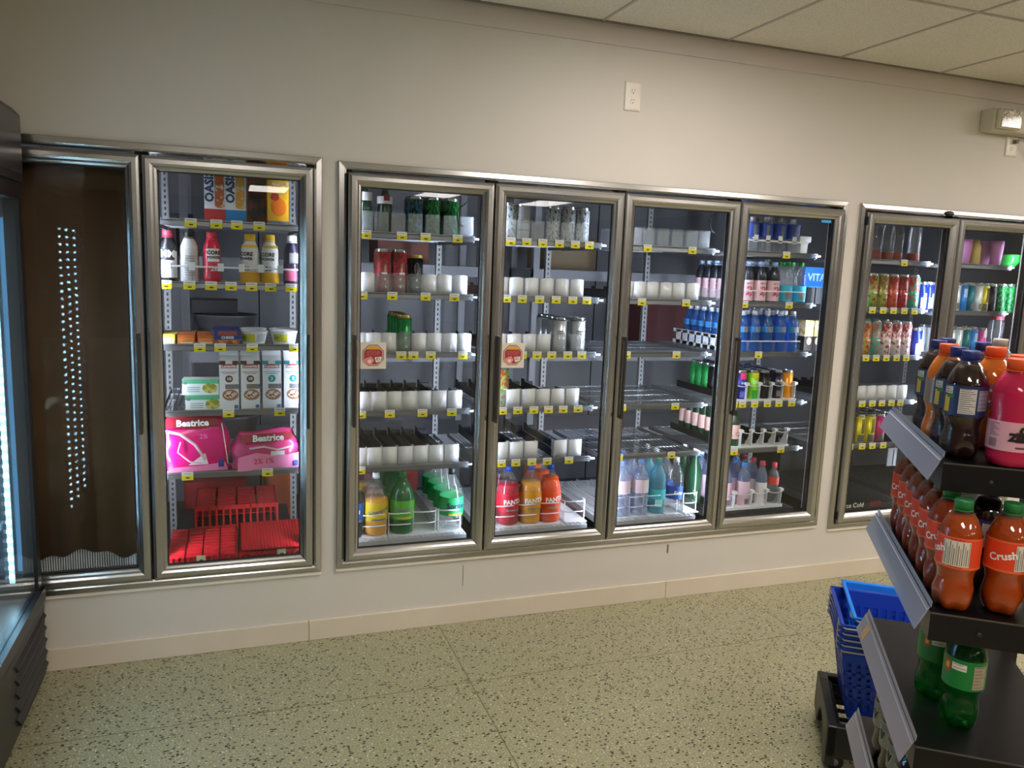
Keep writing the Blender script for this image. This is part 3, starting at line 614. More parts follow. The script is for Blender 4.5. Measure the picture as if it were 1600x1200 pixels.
BUILD['slim_clear'] = bottle('water_bottle', [(.02, 0), (.026, .003), (.028, .02), (.028, .15), (.026, .17), (.014, .19), (.012, .2), (.012, .225)], .028, CLEAR('glass_grey', 'c8ccd0', 'b0b4b8', .25, .04, .7), None, .8, P('cap_coral'), .0135, .02, P('lab_redstrip', 'd8483c', .5), (.5, .68), lambda m, r, a, b: None)
BUILD['green_tall'] = bottle('water_bottle', [(.03, 0), (.038, .004), (.039, .02), (.039, .15), (.034, .19), (.018, .235), (.014, .26), (.014, .295)], .039, c_dgreen, None, .8, P('cap_white'), .015, .018)
GB = [(.02, 0), (.03, .003), (.031, .02), (.031, .1), (.027, .13), (.016, .16), (.0125, .18), (.0125, .21)]
BUILD['green_glass'] = bottle('glass_bottle', GB, .031, c_dgreen, None, .8, P('gold'), .014, .014, P('lab_peach', 'f0c4b8', .5), (.24, .58), lambda m, r, a, b: m.patch(r, -.4, .5, a+.012, a+.034, PAT('peach_art', 'f0c4b8', 'd06a70', 90)))
BUILD['wine_dark'] = bottle('glass_bottle', GB, .031, c_dgreen, None, .8, P('ink_grey'), .014, .02, P('lab_offwhite'), (.62, .78), None)
def _w2(m, r, a, b): m.patch(r, -.35, .45, a+.012, b+.008, P('ink_crim', '8c2c3c', .5))
BUILD['wine_red'] = bottle('glass_bottle', GB, .031, c_dgreen, None, .8, P('ink_grey'), .014, .02, P('lab_offwhite'), (.58, .72), _w2)
CP = [(.024, 0), (.031, .003), (.033, .02), (.033, .085), (.031, .1), (.033, .12), (.031, .14), (.022, .162), (.018, .17), (.018, .195)]
def shake(nm, body, capm, deco): BUILD[nm] = bottle('shake_bottle', CP, .033, body, None, .8, capm, .0195, .022, CLEAR('sleeve', 'ffffff', 'ffffff', .02), (.1, .68), deco, n=20)
shake('shake_red', P('sleeve_red', 'd41f3c', .35), P('cap_red', 'e04050', .4), lambda m, r, a, b: (m.patch(r+.0005, -.6, .75, .085, .135, W_), m.ctext('CORE', .020, K_, r+.0025, .1, .119, bold=.04), m.ctext('POWER', .0145, K_, r+.0025, .1, .101, bold=.04), m.ctext('26', .026, W_, r+.0025, .1, .058)))
shake('shake_yellow', P('sleeve_white', 'f2efe6', .35), P('cap_yellow', 'f2c02c', .4), lambda m, r, a, b: (m.patch(r+.0005, -1.4, 1.4, .005, .05, P('sleeve_yellow', 'f0b41c', .4)), m.ctext('CORE', .020, K_, r+.0025, -.35, .119, bold=.04), m.ctext('POWER', .0145, K_, r+.0025, -.35, .101, bold=.04), m.ctext('26', .024, P('ink_brown', '6a4a1c', .5), r+.0025, -.3, .064), m.patch(r+.0005, -.9, .9, .145, .155, P('sleeve_yellow'))))
shake('shake_black', P('sleeve_black', '1a1a1c', .35), P('cap_maroon', 'b03a50', .4), lambda m, r, a, b: (m.patch(r+.0005, -1.2, 1.2, .02, .12, P('lab_offwhite')), m.patch(r+.0008, -.75, .8, .085, .13, P('ink_dk2', '2a2a30', .5)), m.ctext('MM', .036, W_, r+.003, .05, .108, bold=.04), m.patch(r+.001, -.45, .45, .055, .075, P('ink_pinkred')), m.ctext('milk', .012, W_, r+.003, 0, .065)))
shake('shake_back', P('sleeve_grey', 'cfd0cd', .35), P('cap_black', '1c1a1c', .4), lambda m, r, a, b: ([m.patch(r+.0006, -.6, .6, .03+k*.009, .033+k*.009, P('tag_grey')) for k in range(9)]))
shake('shake_dark', P('sleeve_violet', '2a2238', .35), P('cap_white'), lambda m, r, a, b: (m.patch(r+.0005, -.2, .9, .09, .13, P('ink_mauve')), m.patch(r+.0005, -.8, .6, .02, .07, P('ink_rose', 'c05a7a', .5))))
BUILD['big_jar'] = bottle('drink_jar', [(.03, 0), (.04, .004), (.042, .02), (.036, .08), (.042, .12), (.042, .19), (.034, .21), (.034, .225)], .042, c_clear, LQ('amber_red', '7a2a1c'), .25, P('cap_maroon'), .036, .02)
BUILD['clear_bottle'] = bottle('drink_bottle', [(.026, 0), (.032, .004), (.034, .02), (.03, .08), (.034, .12), (.03, .17), (.018, .2), (.016, .22)], .034, c_clear, LQ('amber_red'), .22, P('cap_maroon'), .018, .016)
BUILD['tumbler_pink'] = bottle('drink_bottle', [(.02, 0), (.026, .003), (.034, .11), (.034, .14)], .034, P('tumbler_pink', 'd890c8', .3), None, .5)
BUILD['tumbler_yellow'] = bottle('drink_bottle', [(.02, 0), (.028, .003), (.028, .1), (.02, .12), (.016, .14)], .03, P('tumbler_yellow', 'd8c070', .3), None, .5)
# --- cartons
def carton(name, w, d, h, top, art):
    def f():
        m = MB(); base = h if top is None else h-top
        m.bb(-w/2, w/2, -d/2, d/2, 0, base, art['base'])
        if top:
            m.add([(-w/2, -d/2, base), (w/2, -d/2, base), (w/2, d/2, base), (-w/2, d/2, base), (-w/2, -.004, h-.022), (w/2, -.004, h-.022), (w/2, .004, h-.022), (-w/2, .004, h-.022)],
                  [(0, 1, 5, 4), (2, 3, 7, 6), (1, 2, 6, 5), (3, 0, 4, 7), (4, 5, 6, 7)], art['base'])
            m.bb(-w/2, w/2, -.004, .004, h-.022, h, art['base'])
        art['deco'](m, w, -d/2-.0008, h)
        return m.build(name)
    return f
def milk(col):
    def d(m, w, y, h):
        R = P('banner_red', 'b8284a', .5); C = P('milk_'+col, '5a4440' if col == 'brown' else '2a9aa0', .5)
        m.add([(-w*.42, y, h*.71), (w*.42, y, h*.71), (w*.38, y, h*.735), (w*.42, y, h*.765), (0, y, h*.78), (-w*.42, y, h*.765), (-w*.38, y, h*.735)], [(0, 1, 2, 3, 4, 5, 6)], R)
        m.ftext('Lactantia', .0145, W_, 0, y-.0006, h*.743, bold=.03)
        m.bb(-w*.42, w*.42, y, y+.0006, h*.64, h*.648, C); m.bb(-w*.3, w*.3, y, y+.0006, h*.615, h*.622, C)
        m.extr([(w*.2*math.cos(t*math.pi/8), h*.53+w*.2*math.sin(t*math.pi/8)) for t in range(16)], 'y', y-.0004, y, C)
        m.ftext('10' if col == 'brown' else '2', .017, W_, 0, y-.001, h*.53, bold=.03)
        m.bb(-w*.2, w*.5, y-.0002, y+.0006, h*.36, h*.44, P('milk_grass', '6aa84a', .5))
        m.extr([(w*.06+w*.42*math.cos(t*math.pi/8), h*.26+h*.095*math.sin(t*math.pi/8)) for t in range(16)], 'y', y-.0005, y-.0002, P('bowl_rim', 'b07a58', .5))
        m.extr([(w*.06+w*.34*math.cos(t*math.pi/8), h*.265+h*.06*math.sin(t*math.pi/8)) for t in range(16)], 'y', y-.0009, y-.0005, PAT('bowl_art', 'e8dccb', '7a3a28', 110, .5, .55))
        m.bb(w*.26, w*.46, y-.0004, y, .008, h*.09, P('milk_blue', '4a78b0', .5))
        hh = h-.055
        for s in (-1, 1): m.add([(s*w*.5, y-.0004, hh), (s*w*.18, y-.0004, hh), (s*w*.18, y+.010, hh+.014), (s*w*.5, y+.010, hh+.014)], [(0, 1, 2, 3)], C)
    return d
for q in ('brown', 'teal'): BUILD['milk_'+q] = carton('milk_carton', .072, .072, .238, .055, dict(base=P('carton_white', 'eceef2', .5), deco=milk(q)))
def oasis(c, c2):
    def d(m, w, y, h):
        m.ftext('OASIS', .043, P('oasis_navy', '1c3a6c', .5), -w*.24, y-.0006, h*.57, math.pi/2, .04)
        m.extr([(-w*.24+.012*math.cos(t*math.pi/6), h*.90+.012*math.sin(t*math.pi/6)) for t in range(12)], 'y', y-.0005, y, P('oasis_ring', '9aa0a4', .5))
        m.bb(w*.0, w*.46, y-.0004, y, h*.24, h*.80, PAT('oasis_art'+c, 'd8c8b0', c, 45, .42, .5))
        m.bb(-w*.5, w*.5, y-.0006, y, 0, h*.22, P('oasis_foot'+c2, c2, .5))
    return d
BUILD['carton_apple'] = carton('juice_carton', .074, .06, .235, None, dict(base=P('carton_white'), deco=oasis('b0542c', 'c83c3c')))
BUILD['carton_pine'] = carton('juice_carton', .074, .06, .235, None, dict(base=P('carton_white'), deco=oasis('d8a03c', '2a8ad0')))
def mango(m, w, y, h):
    m.bb(-w*.4, w*.4, y-.0004, y, h*.85, h*.92, P('mango_red', 'c02c1c', .5)); m.ftext('MANGUE', .02, P('mango_cream', 'f4e0b0', .5), 0, y-.0008, h*.66, bold=.03)
    m.extr([(.002+w*.36*math.cos(t*math.pi/8), h*.3+h*.15*math.sin(t*math.pi/8)) for t in range(16)], 'y', y-.0006, y, P('mango_orange', 'f07a10', .5))
    m.extr([(-.012+w*.2*math.cos(t*math.pi/8), h*.46+h*.06*math.sin(t*math.pi/8)) for t in range(16)], 'y', y-.001, y-.0006, P('mango_red'))
    m.bb(-w*.5, w*.5, y-.0005, y, 0, h*.08, P('milk_grass'))
BUILD['carton_mango'] = carton('juice_carton', .08, .06, .24, None, dict(base=P('mango_base', 'f0b41c', .4), deco=mango))
BUILD['carton_cran'] = carton('juice_carton', .074, .06, .235, None, dict(base=PAT('cran_base', '3a2c24', '8c3020', 25, .45, .55), deco=lambda m, w, y, h: m.ftext('JUICE', .018, P('mango_red'), 0, y-.0006, h*.85)))
def tub():
    t = empty('yogurt_tub'); m = MB(); m.lathe([(.040, 0), (.042, .002), (.052, .05)], W_, 24); m.lathe([(.0, .0)]*0 or [(.0415, .004), (.0445, .016)], P('tub_red', 'c8505a', .5), 24, cap=False); m.build('tub_body', t)
    m = MB(); m.patch(.0495, -1., .2, .014, .045, P('tub_yellow', 'd8cc2c', .5), rz=lambda z: .043+.0095*(z/.05), steps=2); m.patch(.05, .3, 1.1, .014, .045, P('tub_ice', 'd4dce4', .5), rz=lambda z: .043+.0095*(z/.05), steps=2)
    m.ctext('AX', .016, P('ink_green2', '2a7a3a', .5), .0500, -.7, .03); m.build('label', t)
    m = MB(); m.lathe([(.053, .049), (.0545, .051), (.0545, .055), (.05, .056), (.01, .054)], W_, 24); m.build('lid', t); return t
BUILD['tub'] = tub
def pack(nm, c1, c2, w, d, h, txt=None):
    def f():
        m = MB(); m.bb(-w/2, w/2, -d/2, d/2, 0, h, P(nm+'_b', c1, .4)); m.bb(-w/2+.003, w/2-.003, -d/2-.0006, -d/2, .004, h*.72, P(nm+'_f', c2, .5)); m.bb(-w/2+.01, w/2-.008, -d/2-.001, -d/2-.0006, h*.2, h*.34, P(nm+'_s', 'e8e0c8', .5))
        return m.build('food_pack', bevel=.002)
    return f
BUILD['pack_yellow'] = pack('pkY', 'b8a83c', 'e8dc8c', .062, .09, .042); BUILD['pack_orange'] = pack('pkO', 'b8642c', 'e0843c', .062, .09, .04)
def pack_blue():
    m = MB(); m.bb(-.05, .05, -.05, .05, 0, .058, P('pkB', '2c3c7a', .4)); m.bb(-.047, .047, -.0507, -.05, .002, .022, PAT('pkB_a', 'd8945c', 'a8542c', 60)); m.bb(-.035, .035, -.0507, -.05, .040, .056, P('pkB_r', '9c4a3c', .5)); m.ftext('CHEESE', .014, W_, 0, -.0512, .031); return m.build('food_pack', bevel=.002)
BUILD['pack_blue'] = pack_blue
def butter():
    m = MB(); w, h = .135, .062; m.bb(-w/2, w/2, -.035, .035, 0, h, P('butter_w', 'e0ecea', .5)); m.bb(-w/2, w/2, -.0356, -.035, h*.72, h, P('butter_g', '5ab88a', .5))
    m.extr([(.034+.028*math.cos(t*math.pi/7), .027+.020*math.sin(t*math.pi/7)) for t in range(14)], 'y', -.0362, -.0356, PAT('butter_art', 'd8c46a', '8a9a3c', 70)); m.bb(-w*.46, -w*.36, -.0362, -.0356, h*.68, h*.86, P('ink_red'))
    for k in range(3): m.bb(-w*.36, -w*.02, -.036, -.0356, h*(.2+k*.13), h*(.24+k*.13), P('butter_t', '7a8a88', .5))
    return m.build('butter_box')
BUILD['butter'] = butter
def milk_bag(w, h, dpt, c1, c2, txt, seed, mirror=False):
    def f():
        t = empty('milk_bag'); rnd = random.Random(seed); m = MB(); nu, nv = 28, 16; vs = []; fs = []
        for j in range(nv+1):
            v = j/nv; z = h*v; ww = w/2*(1-.20*v**3)*(1-.05*math.sin(v*9)); th = dpt/2*(math.sin(math.pi*(.12+.80*v)))**.6
            if v > .86: th *= .35
            for i in range(nu):
                a = 2*math.pi*i/nu; cx = math.cos(a); sy = math.sin(a)
                px = ww*math.copysign(abs(cx)**.45, cx); py = th*math.copysign(abs(sy)**.7, sy)+.004*math.sin(px*60+j)*(.5+v)
                vs.append((px, py, z+(.008*math.sin(px*30) if v > .8 else 0)))
        for j in range(nv):
            for i in range(nu): fs.append((j*nu+i, j*nu+(i+1) % nu, (j+1)*nu+(i+1) % nu, (j+1)*nu+i))
        fs += [tuple(range(nu))[::-1], tuple(nv*nu+i for i in range(nu))]
        m.add(vs, fs, c1, True)
        m.build('bag_body', t)
        fr = lambda x, z: -dpt/2*1.12-.003
        m = MB()
        m.add([(-w*.44, fr(0, 0)+.012, h*.80), (-w*.38, fr(0, 0)+.022, h*.99), (w*.30, fr(0, 0)+.022, h*.99), (w*.36, fr(0, 0)+.012, h*.84), (w*.05, fr(0, 0)+.01, h*.76), (-w*.2, fr(0, 0)+.01, h*.80)], [(0, 5, 4, 3, 2, 1)], P('bag_red', '980a2a', .4))
        m.ftext('Beatrice', w*.135, W_, -w*.03, fr(0, 0)+.006, h*.88, bold=.04)
        if not mirror:
            m.tube([(-w*.40, fr(0, 0), h*.76), (-w*.2, fr(0, 0), h*.70), (w*.0, fr(0, 0), h*.50), (w*.14, fr(0, 0), h*.22)], w*.022, P('bag_splash', 'f4e4ea', .4), 6)
            m.tube([(-w*.2, fr(0, 0), h*.56), (-w*.24, fr(0, 0), h*.38), (-w*.08, fr(0, 0), h*.2), (w*.08, fr(0, 0), h*.16)], w*.012, P('bag_splash'), 6)
            m.extr([(-w*.1, h*.14), (w*.18, h*.14), (w*.14, h*.34), (w*.04, h*.26)], 'y', fr(0, 0)-.001, fr(0, 0)+.001, P('bag_splash'))
            m.tube([(w*.38, fr(0, 0)+.01, h*.86), (w*.42, fr(0, 0)+.01, h*.5), (w*.46, fr(0, 0)+.01, h*.12)], .0022, P('bag_splash'), 6)
            m.extr([(-w*.46, 0.004), (w*.46, 0.004), (w*.42, h*.16), (w*.1, h*.12), (-w*.3, h*.1)], 'y', fr(0, 0)+.002, fr(0, 0)+.004, P('bag_pale', 'f08ab8', .4))
            m.ftext('2%', w*.1, P('bag_pale'), w*.12, fr(0, 0), h*.64)
        else:
            m.tube([(-w*.30, fr(0, 0)+.006, h*.62), (-w*.1, fr(0, 0), h*.66), (w*.1, fr(0, 0), h*.56), (w*.3, fr(0, 0)+.006, h*.62)], .004, P('bag_splash'), 6)
            m.extr([(-w*.47, 0.004), (w*.47, 0.004), (w*.46, h*.45), (w*.1, h*.38), (-w*.2, h*.5), (-w*.46, h*.4)], 'y', fr(0, 0)+.001, fr(0, 0)+.004, P('bag_pale'))
            m.ftext('2% 1%', w*.11, P('bag_hot', 'd8286a', .4), -w*.1, fr(0, 0)-.001, h*.26); m.bb(0, w*.2, fr(0, 0)-.001, fr(0, 0), h*.40, h*.52, W_)
        m.bb(w*.32, w*.40, fr(0, 0)-.002, fr(0, 0)+.001, h*.08, h*.22, P('bag_navy', '2c3c8c', .4))
        m.build('print', t)
        return t
    return f
BUILD['bag_tall'] = milk_bag(.265, .225, .11, P('bag_pink', 'e0147c', .3, coat=.4), None, '2%', 3)
BUILD['bag_low'] = milk_bag(.275, .15, .16, P('bag_pink2', 'd8387c', .3, coat=.4), None, '1%', 5, True)

# --- clear gravity glides for cans
def glide(M_stop=M_stop):
    t = empty('can_glide'); m = MB(); w = .031; vs = []; fs = []; n = 8
    for i in range(n+1):
        a = -1+2*i/n; x = w*a; y = -.012*(1-a*a)
        for z in (.006, .088-.004*a*a): vs += [(x, y, z), (x, y+.0025, z)]
    for i in range(n): q = i*4; fs += [(q, q+4, q+6, q+2), (q+1, q+3, q+7, q+5), (q+2, q+6, q+7, q+3), (q, q+1, q+5, q+4)]
    fs += [(0, 2, 3, 1), (n*4, n*4+1, n*4+3, n*4+2)]
    m.add(vs, fs, M_stop, True)
    for s in (-1, 1): m.bb(s*w-.0012, s*w+.0012, 0, .035, .004, .084, M_stop)
    m.build('front_stop', t)
    m = MB(); m.bb(-w, w, .004, .60, .0, .006, M_clear if False else M_black)
    for k in range(3): m.bb(-.02+k*.02-.002, -.02+k*.02+.002, .004, .6, .006, .008, M_black)
    m.build('track', t)
    m = MB(); m.bb(-w-.0014, -w+.0004, .03, .60, .004, .034, M_black); m.bb(-w-.0014, -w+.0004, .55, .60, .034, .046, M_black); m.build('divider', t)
    m = MB(); m.bb(-w*.8, w*.8, .575, .60, .008, .03, M_black); m.build('pusher', t)
    return t
BUILD['glide'] = glide; BUILD['glide_full'] = lambda: glide(M_clear)
def glide_lite():
    t = empty('can_glide'); m = MB(); w = .029
    m.bb(-w, w, -.006, -.0035, .0, .088, M_clear); 
    for s in (-1, 1): m.bb(s*w-.001, s*w+.001, -.004, .30, .0, .086, M_clear)
    m.build('front_stop', t)
    m = MB(); m.bb(-w, w, .0, .5, .0, .004, M_clear); m.build('track', t); return t
BUILD['glide_clear'] = glide_lite
def ring_tray(r=.056):
    t = empty('bottle_tray'); m = MB()
    for z in (.05, .10):
        m.tube([(r*math.sin(a), -r*math.cos(a)+r, z+.004*math.cos(a*2)) for a in [(-1.9+3.8*i/14) for i in range(15)]], .0028, M_stop, 6)
    for a in (-1.15, 1.15): m.bar((r*math.sin(a), -r*math.cos(a)+r, .004), (r*math.sin(a), -r*math.cos(a)+r, .102), .004, M_stop)
    m.build('retaining_ring', t)
    m = MB(); m.bb(-r+.002, r-.002, 0, .55, .0, .004, M_stop)
    for s in (-1, 1): m.bb(s*(r-.002)-.001, s*(r-.002)+.001, .03, .55, .004, .05, M_clear)
    m.build('tray_base', t); return t
BUILD['ring_tray'] = ring_tray; BUILD['ring_small'] = lambda: ring_tray(.0435)

def row(kind, desc, cat, key, i, px, n=1, step=.07, yc=None, r=.034, dx=0., z=None, start=0):
    zz = SHZ[key][i] if i < 5 else {'L': .30, 'M': .376, 'R': .364}[key[0]]
    if z is not None: zz = z
    y = (.115+r) if yc is None else yc
    x = sx(px, y, zz+.08)
    for k in range(start, n): put(kind, desc, cat, key, i, x+dx*k+random.uniform(-.001, .001), y+k*step, zz, k-start, random.uniform(-.15, .15) if kind not in ('glide', 'glide_clear', 'ring_tray') and 'carton' not in kind and 'milk' not in kind else 0)
def glides(key, i, pxs, kind='glide', full=()):
    for px in pxs:
        z = SHZ[key][i]; x = sx(px, .105, z+.04); put('glide_full' if px in full else kind, 'clear can glide', 'can glide', key, i, x, .108, z)
# L2 ---------------------------------------------------------------
for px, k, d in ((336, 'carton_apple', 'white juice carton with red foot'), (368, 'carton_pine', 'white juice carton with blue foot'), (434, 'carton_mango', 'yellow mango juice carton')):
    row(k, d, 'juice carton', 'L2', 0, px, 2, .075, .15)
row('carton_cran', 'dark red juice carton', 'juice carton', 'L2', 0, 402, 2, .075, .30)
row('shake_black', 'black and white protein shake', 'shake bottle', 'L2', 1, 263, 2, .075)
row('shake_back', 'pale shake bottle turned backwards', 'shake bottle', 'L2', 1, 296, 2, .075)
row('shake_red', 'red protein shake', 'shake bottle', 'L2', 1, 331, 2, .075)
row('shake_yellow', 'yellow-capped protein shake', 'shake bottle', 'L2', 1, 391, 3, .075)
row('shake_yellow', 'yellow-capped protein shake', 'shake bottle', 'L2', 1, 422, 3, .075)
row('shake_dark', 'dark drink bottle with white cap', 'shake bottle', 'L2', 1, 456, 1, .07)
row('pack_yellow', 'yellow cheese pack', 'food pack', 'L2', 2, 263, 2, .1, .15)
row('pack_orange', 'orange cheese pack', 'food pack', 'L2', 2, 291, 2, .1, .15)
row('pack_orange', 'orange cheese pack', 'food pack', 'L2', 2, 321, 2, .1, .15)
row('pack_blue', 'blue cheese pack with orange foot', 'food pack', 'L2', 2, 353, 2, .11, .155)
row('tub', 'white yogurt tub with yellow label', 'yogurt tub', 'L2', 2, 396, 2, .112, .16)
row('tub', 'white yogurt tub with yellow label', 'yogurt tub', 'L2', 2, 444, 2, .112, .16)
row('butter', 'green and white butter box, lower of two', 'butter box', 'L2', 3, 318, 1, .1, .145)
row('butter', 'green and white butter box, upper of two', 'butter box', 'L2', 3, 314, 1, .1, .150, z=SHZ['L2'][3]+.063)
for px, k in ((358, 'brown'), (391, 'brown'), (424, 'teal'), (457, 'teal')):
    row('milk_'+k, 'milk carton with '+k+' badge', 'milk carton', 'L2', 3, px, 2, .078, .145)
row('bag_tall', 'tall bright pink milk bag', 'milk bag', 'L2', 4, 305, 1, yc=.175)
row('bag_low', 'slumped paler pink milk bag', 'milk bag', 'L2', 4, 416, 1, yc=.185)
# M1 ---------------------------------------------------------------
row('wine_dark', 'dark green bottle, white neck label', 'glass bottle', 'M1', 0, 569, 1, r=.032)
row('wine_red', 'dark green bottle, red round label', 'glass bottle', 'M1', 0, 601, 1, r=.032)
row('can_scribble_blue', 'tall blue-green scribbled can', 'can', 'M1', 0, 649, 2, .07)
row('can_scribble', 'tall bright green scribbled can', 'can', 'M1', 0, 676, 3, .07)
row('can_scribble', 'tall bright green scribbled can', 'can', 'M1', 0, 705, 3, .07)
glides('M1', 0, (571, 596, 622, 649, 676, 704, 729), 'glide_clear')
glides('M1', 1, (573, 598, 622, 648, 671, 695, 719), full=(598, 622, 648))
row('can_red', 'red tall can', 'can', 'M1', 1, 597, 1); row('can_red', 'red tall can', 'can', 'M1', 1, 623, 1)
row('can_black', 'black stout can with gold harp', 'can', 'M1', 1, 648, 1)
glides('M1', 2, (560, 583, 607, 631, 655, 679, 703, 725), full=(631,))
row('can_green', 'dark green tall can', 'can', 'M1', 2, 631, 4, .068)
glides('M1', 3, (568, 592, 616, 640, 663, 687, 711))
glides('M1', 4, (562, 585, 609, 634, 658, 682, 706))
for px, k, d, n in ((587, 'soda_ginger', 'large ginger ale bottle, yellow label', 3), (628, 'soda_green', 'large green soda bottle', 4), (705, 'soda_sprite', 'large clear lemon-lime bottle, green label', 4)):
    row(k, d, 'soda bottle', 'M1', 5, px, n, .115, .175)
row('soda_blue', 'large cola bottle with blue label', 'soda bottle', 'M1', 5, 551, 1, .115, .175)
for px in (587, 628, 666, 705): row('ring_tray', 'clear ringed bottle tray', 'bottle tray', 'M1', 5, px, 1, yc=.113, z=.374)
# M2 ---------------------------------------------------------------
for px, k, d in ((795, 'can_print', 'grey printed tall can'), (816, 'cup_white', 'pale tall can with grey lettering'), (864, 'can_print', 'grey printed tall can'), (887, 'can_print', 'grey printed tall can'), (909, 'can_print', 'grey printed tall can')):
    row(k, d, 'can', 'M2', 0, px, 1)
glides('M2', 0, (795, 817, 840, 863, 886, 909), 'glide_clear')
glides('M2', 1, (783, 807, 831, 855, 879, 902))
glides('M2', 2, (780, 804, 827, 850, 874, 903), full=(874, 903))
row('can_silver', 'silver tall can with red emblem', 'can', 'M2', 2, 874, 4, .068); row('can_silver', 'silver tall can with red emblem', 'can', 'M2', 2, 903, 2, .068)
glides('M2', 3, (779, 802, 826, 849, 872, 895), full=(779,)); row('can_lime', 'light green tall can', 'can', 'M2', 3, 783, 1)
glides('M2', 4, (784, 807, 830, 876, 899))
for px, k, d, n in ((793, 'soda_red', 'large red soda bottle', 1), (828, 'soda_yellow', 'large yellow soda bottle', 1), (858, 'soda_orange', 'large orange soda bottle', 3)):
    row(k, d, 'soda bottle', 'M2', 5, px, n, .115, .175)
x0 = sx(793, .175, .45)
for k in (1, 2): put('soda_darkred', 'large dark red soda bottle', 'soda bottle', 'M2', 5, x0, .175+.115*k, .376, k-1)
for px in (793, 828, 862, 902): row('ring_tray', 'clear ringed bottle tray', 'bottle tray', 'M2', 5, px, 1, yc=.113, z=.374)
# M3 ---------------------------------------------------------------
glides('M3', 0, (993, 1013, 1036, 1058, 1081, 1100), 'glide_clear')
glides('M3', 1, (980, 1000, 1020, 1041, 1061, 1083))
for px, k, d, n in ((970, 'water_pink', 'large water bottle, sky cap', 2), (999, 'water_pink', 'large water bottle, sky cap', 3), (1026, 'water_teal', 'large teal water bottle, green cap', 2), (1053, 'water_navy', 'large water bottle, navy label', 4)):
    row(k, d, 'water bottle', 'M3', 5, px, n, .098, .165)
row('green_tall', 'tall dark green water bottle', 'water bottle', 'M3', 5, 1083, 2, .1, .24)
for px in (970, 999, 1026, 1053, 1083): row('ring_small', 'clear ringed bottle tray', 'bottle tray', 'M3', 5, px, 1, yc=.118, z=.374)
# M4 ---------------------------------------------------------------
for px in (1174, 1195, 1216, 1237): row('water_jug', 'clear bottle with dark blue label', 'water bottle', 'M4', 0, px, 2, .08, r=.036)
for px in (1167, 1187, 1208): row('pink_label', 'dark bottle with pink label', 'drink bottle', 'M4', 1, px, 7, .068, r=.031)
for px in (1228, 1249): row('teal_label', 'water bottle with teal label, green cap', 'water bottle', 'M4', 1, px, 4, .07, r=.032)
for px in (1158, 1177, 1197, 1217, 1237): row('water_small', 'blue water bottle', 'water bottle', 'M4', 2, px, 8, .068, r=.032)
for px, k, d, n in ((1157, 'slim_blue', 'blue slim can with pink top', 1), (1176, 'slim_lime', 'lime green slim can', 1), (1193, 'slim_black', 'black slim can', 6), (1213, 'slim_purple', 'dark purple slim can', 5), (1229, 'slim_orange', 'orange slim can', 1)):
    row(k, d, 'slim can', 'M4', 3, px, n, .06, r=.030)
for px in (1157, 1176):
    x = sx(px, .145, 1.02)
    for k in range(1, 8): put('slim_black' if k < 5 else 'slim_green', 'black slim can' if k < 5 else 'green slim can', 'slim can', 'M4', 3, x, .145+.06*k, SHZ['M4'][3], k)
row('green_glass', 'green glass bottle with peach label', 'glass bottle', 'M4', 4, 1146, 8, .066, r=.032)
for px, k, d, n in ((1132, 'sport_pink', 'water bottle, pink label and sky cap', 4), (1160, 'sport_pink', 'water bottle, pink label and sky cap', 4), (1188, 'sport_white', 'water bottle, white label and coral cap', 4), (1207, 'slim_clear', 'slim clear bottle, coral cap', 1)):
    row(k, d, 'water bottle', 'M4', 5, px, n, .075, r=.036)
# R1, R2 -----------------------------------------------------------
row('big_jar', 'large clear drink jar', 'drink jar', 'R1', 0, 1366, 1, r=.044)
for px in (1387, 1401, 1428): row('clear_bottle', 'clear drink bottle with red dregs', 'drink bottle', 'R1', 0, px, 1, r=.035)
for px, k in ((1360, 'lime'), (1376, 'olive'), (1392, 'orange'), (1408, 'red'), (1425, 'teal')): row('can_'+k, k+' swirled tall can', 'can', 'R1', 1, px, 4, .072)
for px in (1440, 1451): row('slim_redbull', 'blue and silver slim can', 'slim can', 'R1', 1, px, 3, .06)
for px, k in ((1349, 'gold'), (1365, 'sea'), (1381, 'pearl'), (1397, 'pearl'), (1412, 'pearl')): row('can_'+k, k+' swirled tall can', 'can', 'R1', 2, px, 5, .072)
row('slim_redbull', 'blue and silver slim can', 'slim can', 'R1', 2, 1432, 4, .06)
glides('R1', 3, (1330, 1346, 1362, 1378, 1394, 1410))
for px, k, d in ((1327, 'slim_black', 'black slim can'), (1342, 'slim_yellow', 'yellow slim can with black stripes'), (1358, 'slim_yellow', 'yellow slim can with black stripes'), (1373, 'slim_magenta', 'magenta slim can'), (1389, 'slim_black', 'black slim can')):
    row(k, d, 'slim can', 'R1', 4, px, 4, .062, r=.031)
for px, k, d in ((1508, 'tumbler_pink', 'pink drink bottle'), (1524, 'tumbler_yellow', 'yellow drink bottle'), (1557, 'tumbler_pink', 'pink drink bottle')): row(k, d, 'drink bottle', 'R2', 0, px, 2, .075)
for px, k, d in ((1492, 'slim_white', 'white slim can'), (1503, 'slim_sky', 'sky blue slim can'), (1514, 'slim_teal', 'teal slim can'), (1526, 'slim_white', 'white slim can'), (1535, 'slim_yellow', 'yellow slim can'), (1548, 'slim_black', 'black slim can')): row(k, d, 'slim can', 'R2', 1, px, 4, .062, r=.03)
for px in (1562, 1576): row('can_scribble', 'green scribbled can', 'can', 'R2', 1, px, 4, .07)
for px, k, d in ((1484, 'slim_white', 'white slim can'), (1495, 'slim_white', 'white slim can'), (1507, 'slim_teal', 'teal slim can'), (1518, 'slim_sky', 'sky blue slim can'), (1532, 'slim_pink', 'pink slim can')): row(k, d, 'slim can', 'R2', 2, px, 4, .062, r=.03)
row('big_jar', 'large clear drink jar', 'drink jar', 'R2', 2, 1553, 1, r=.044)
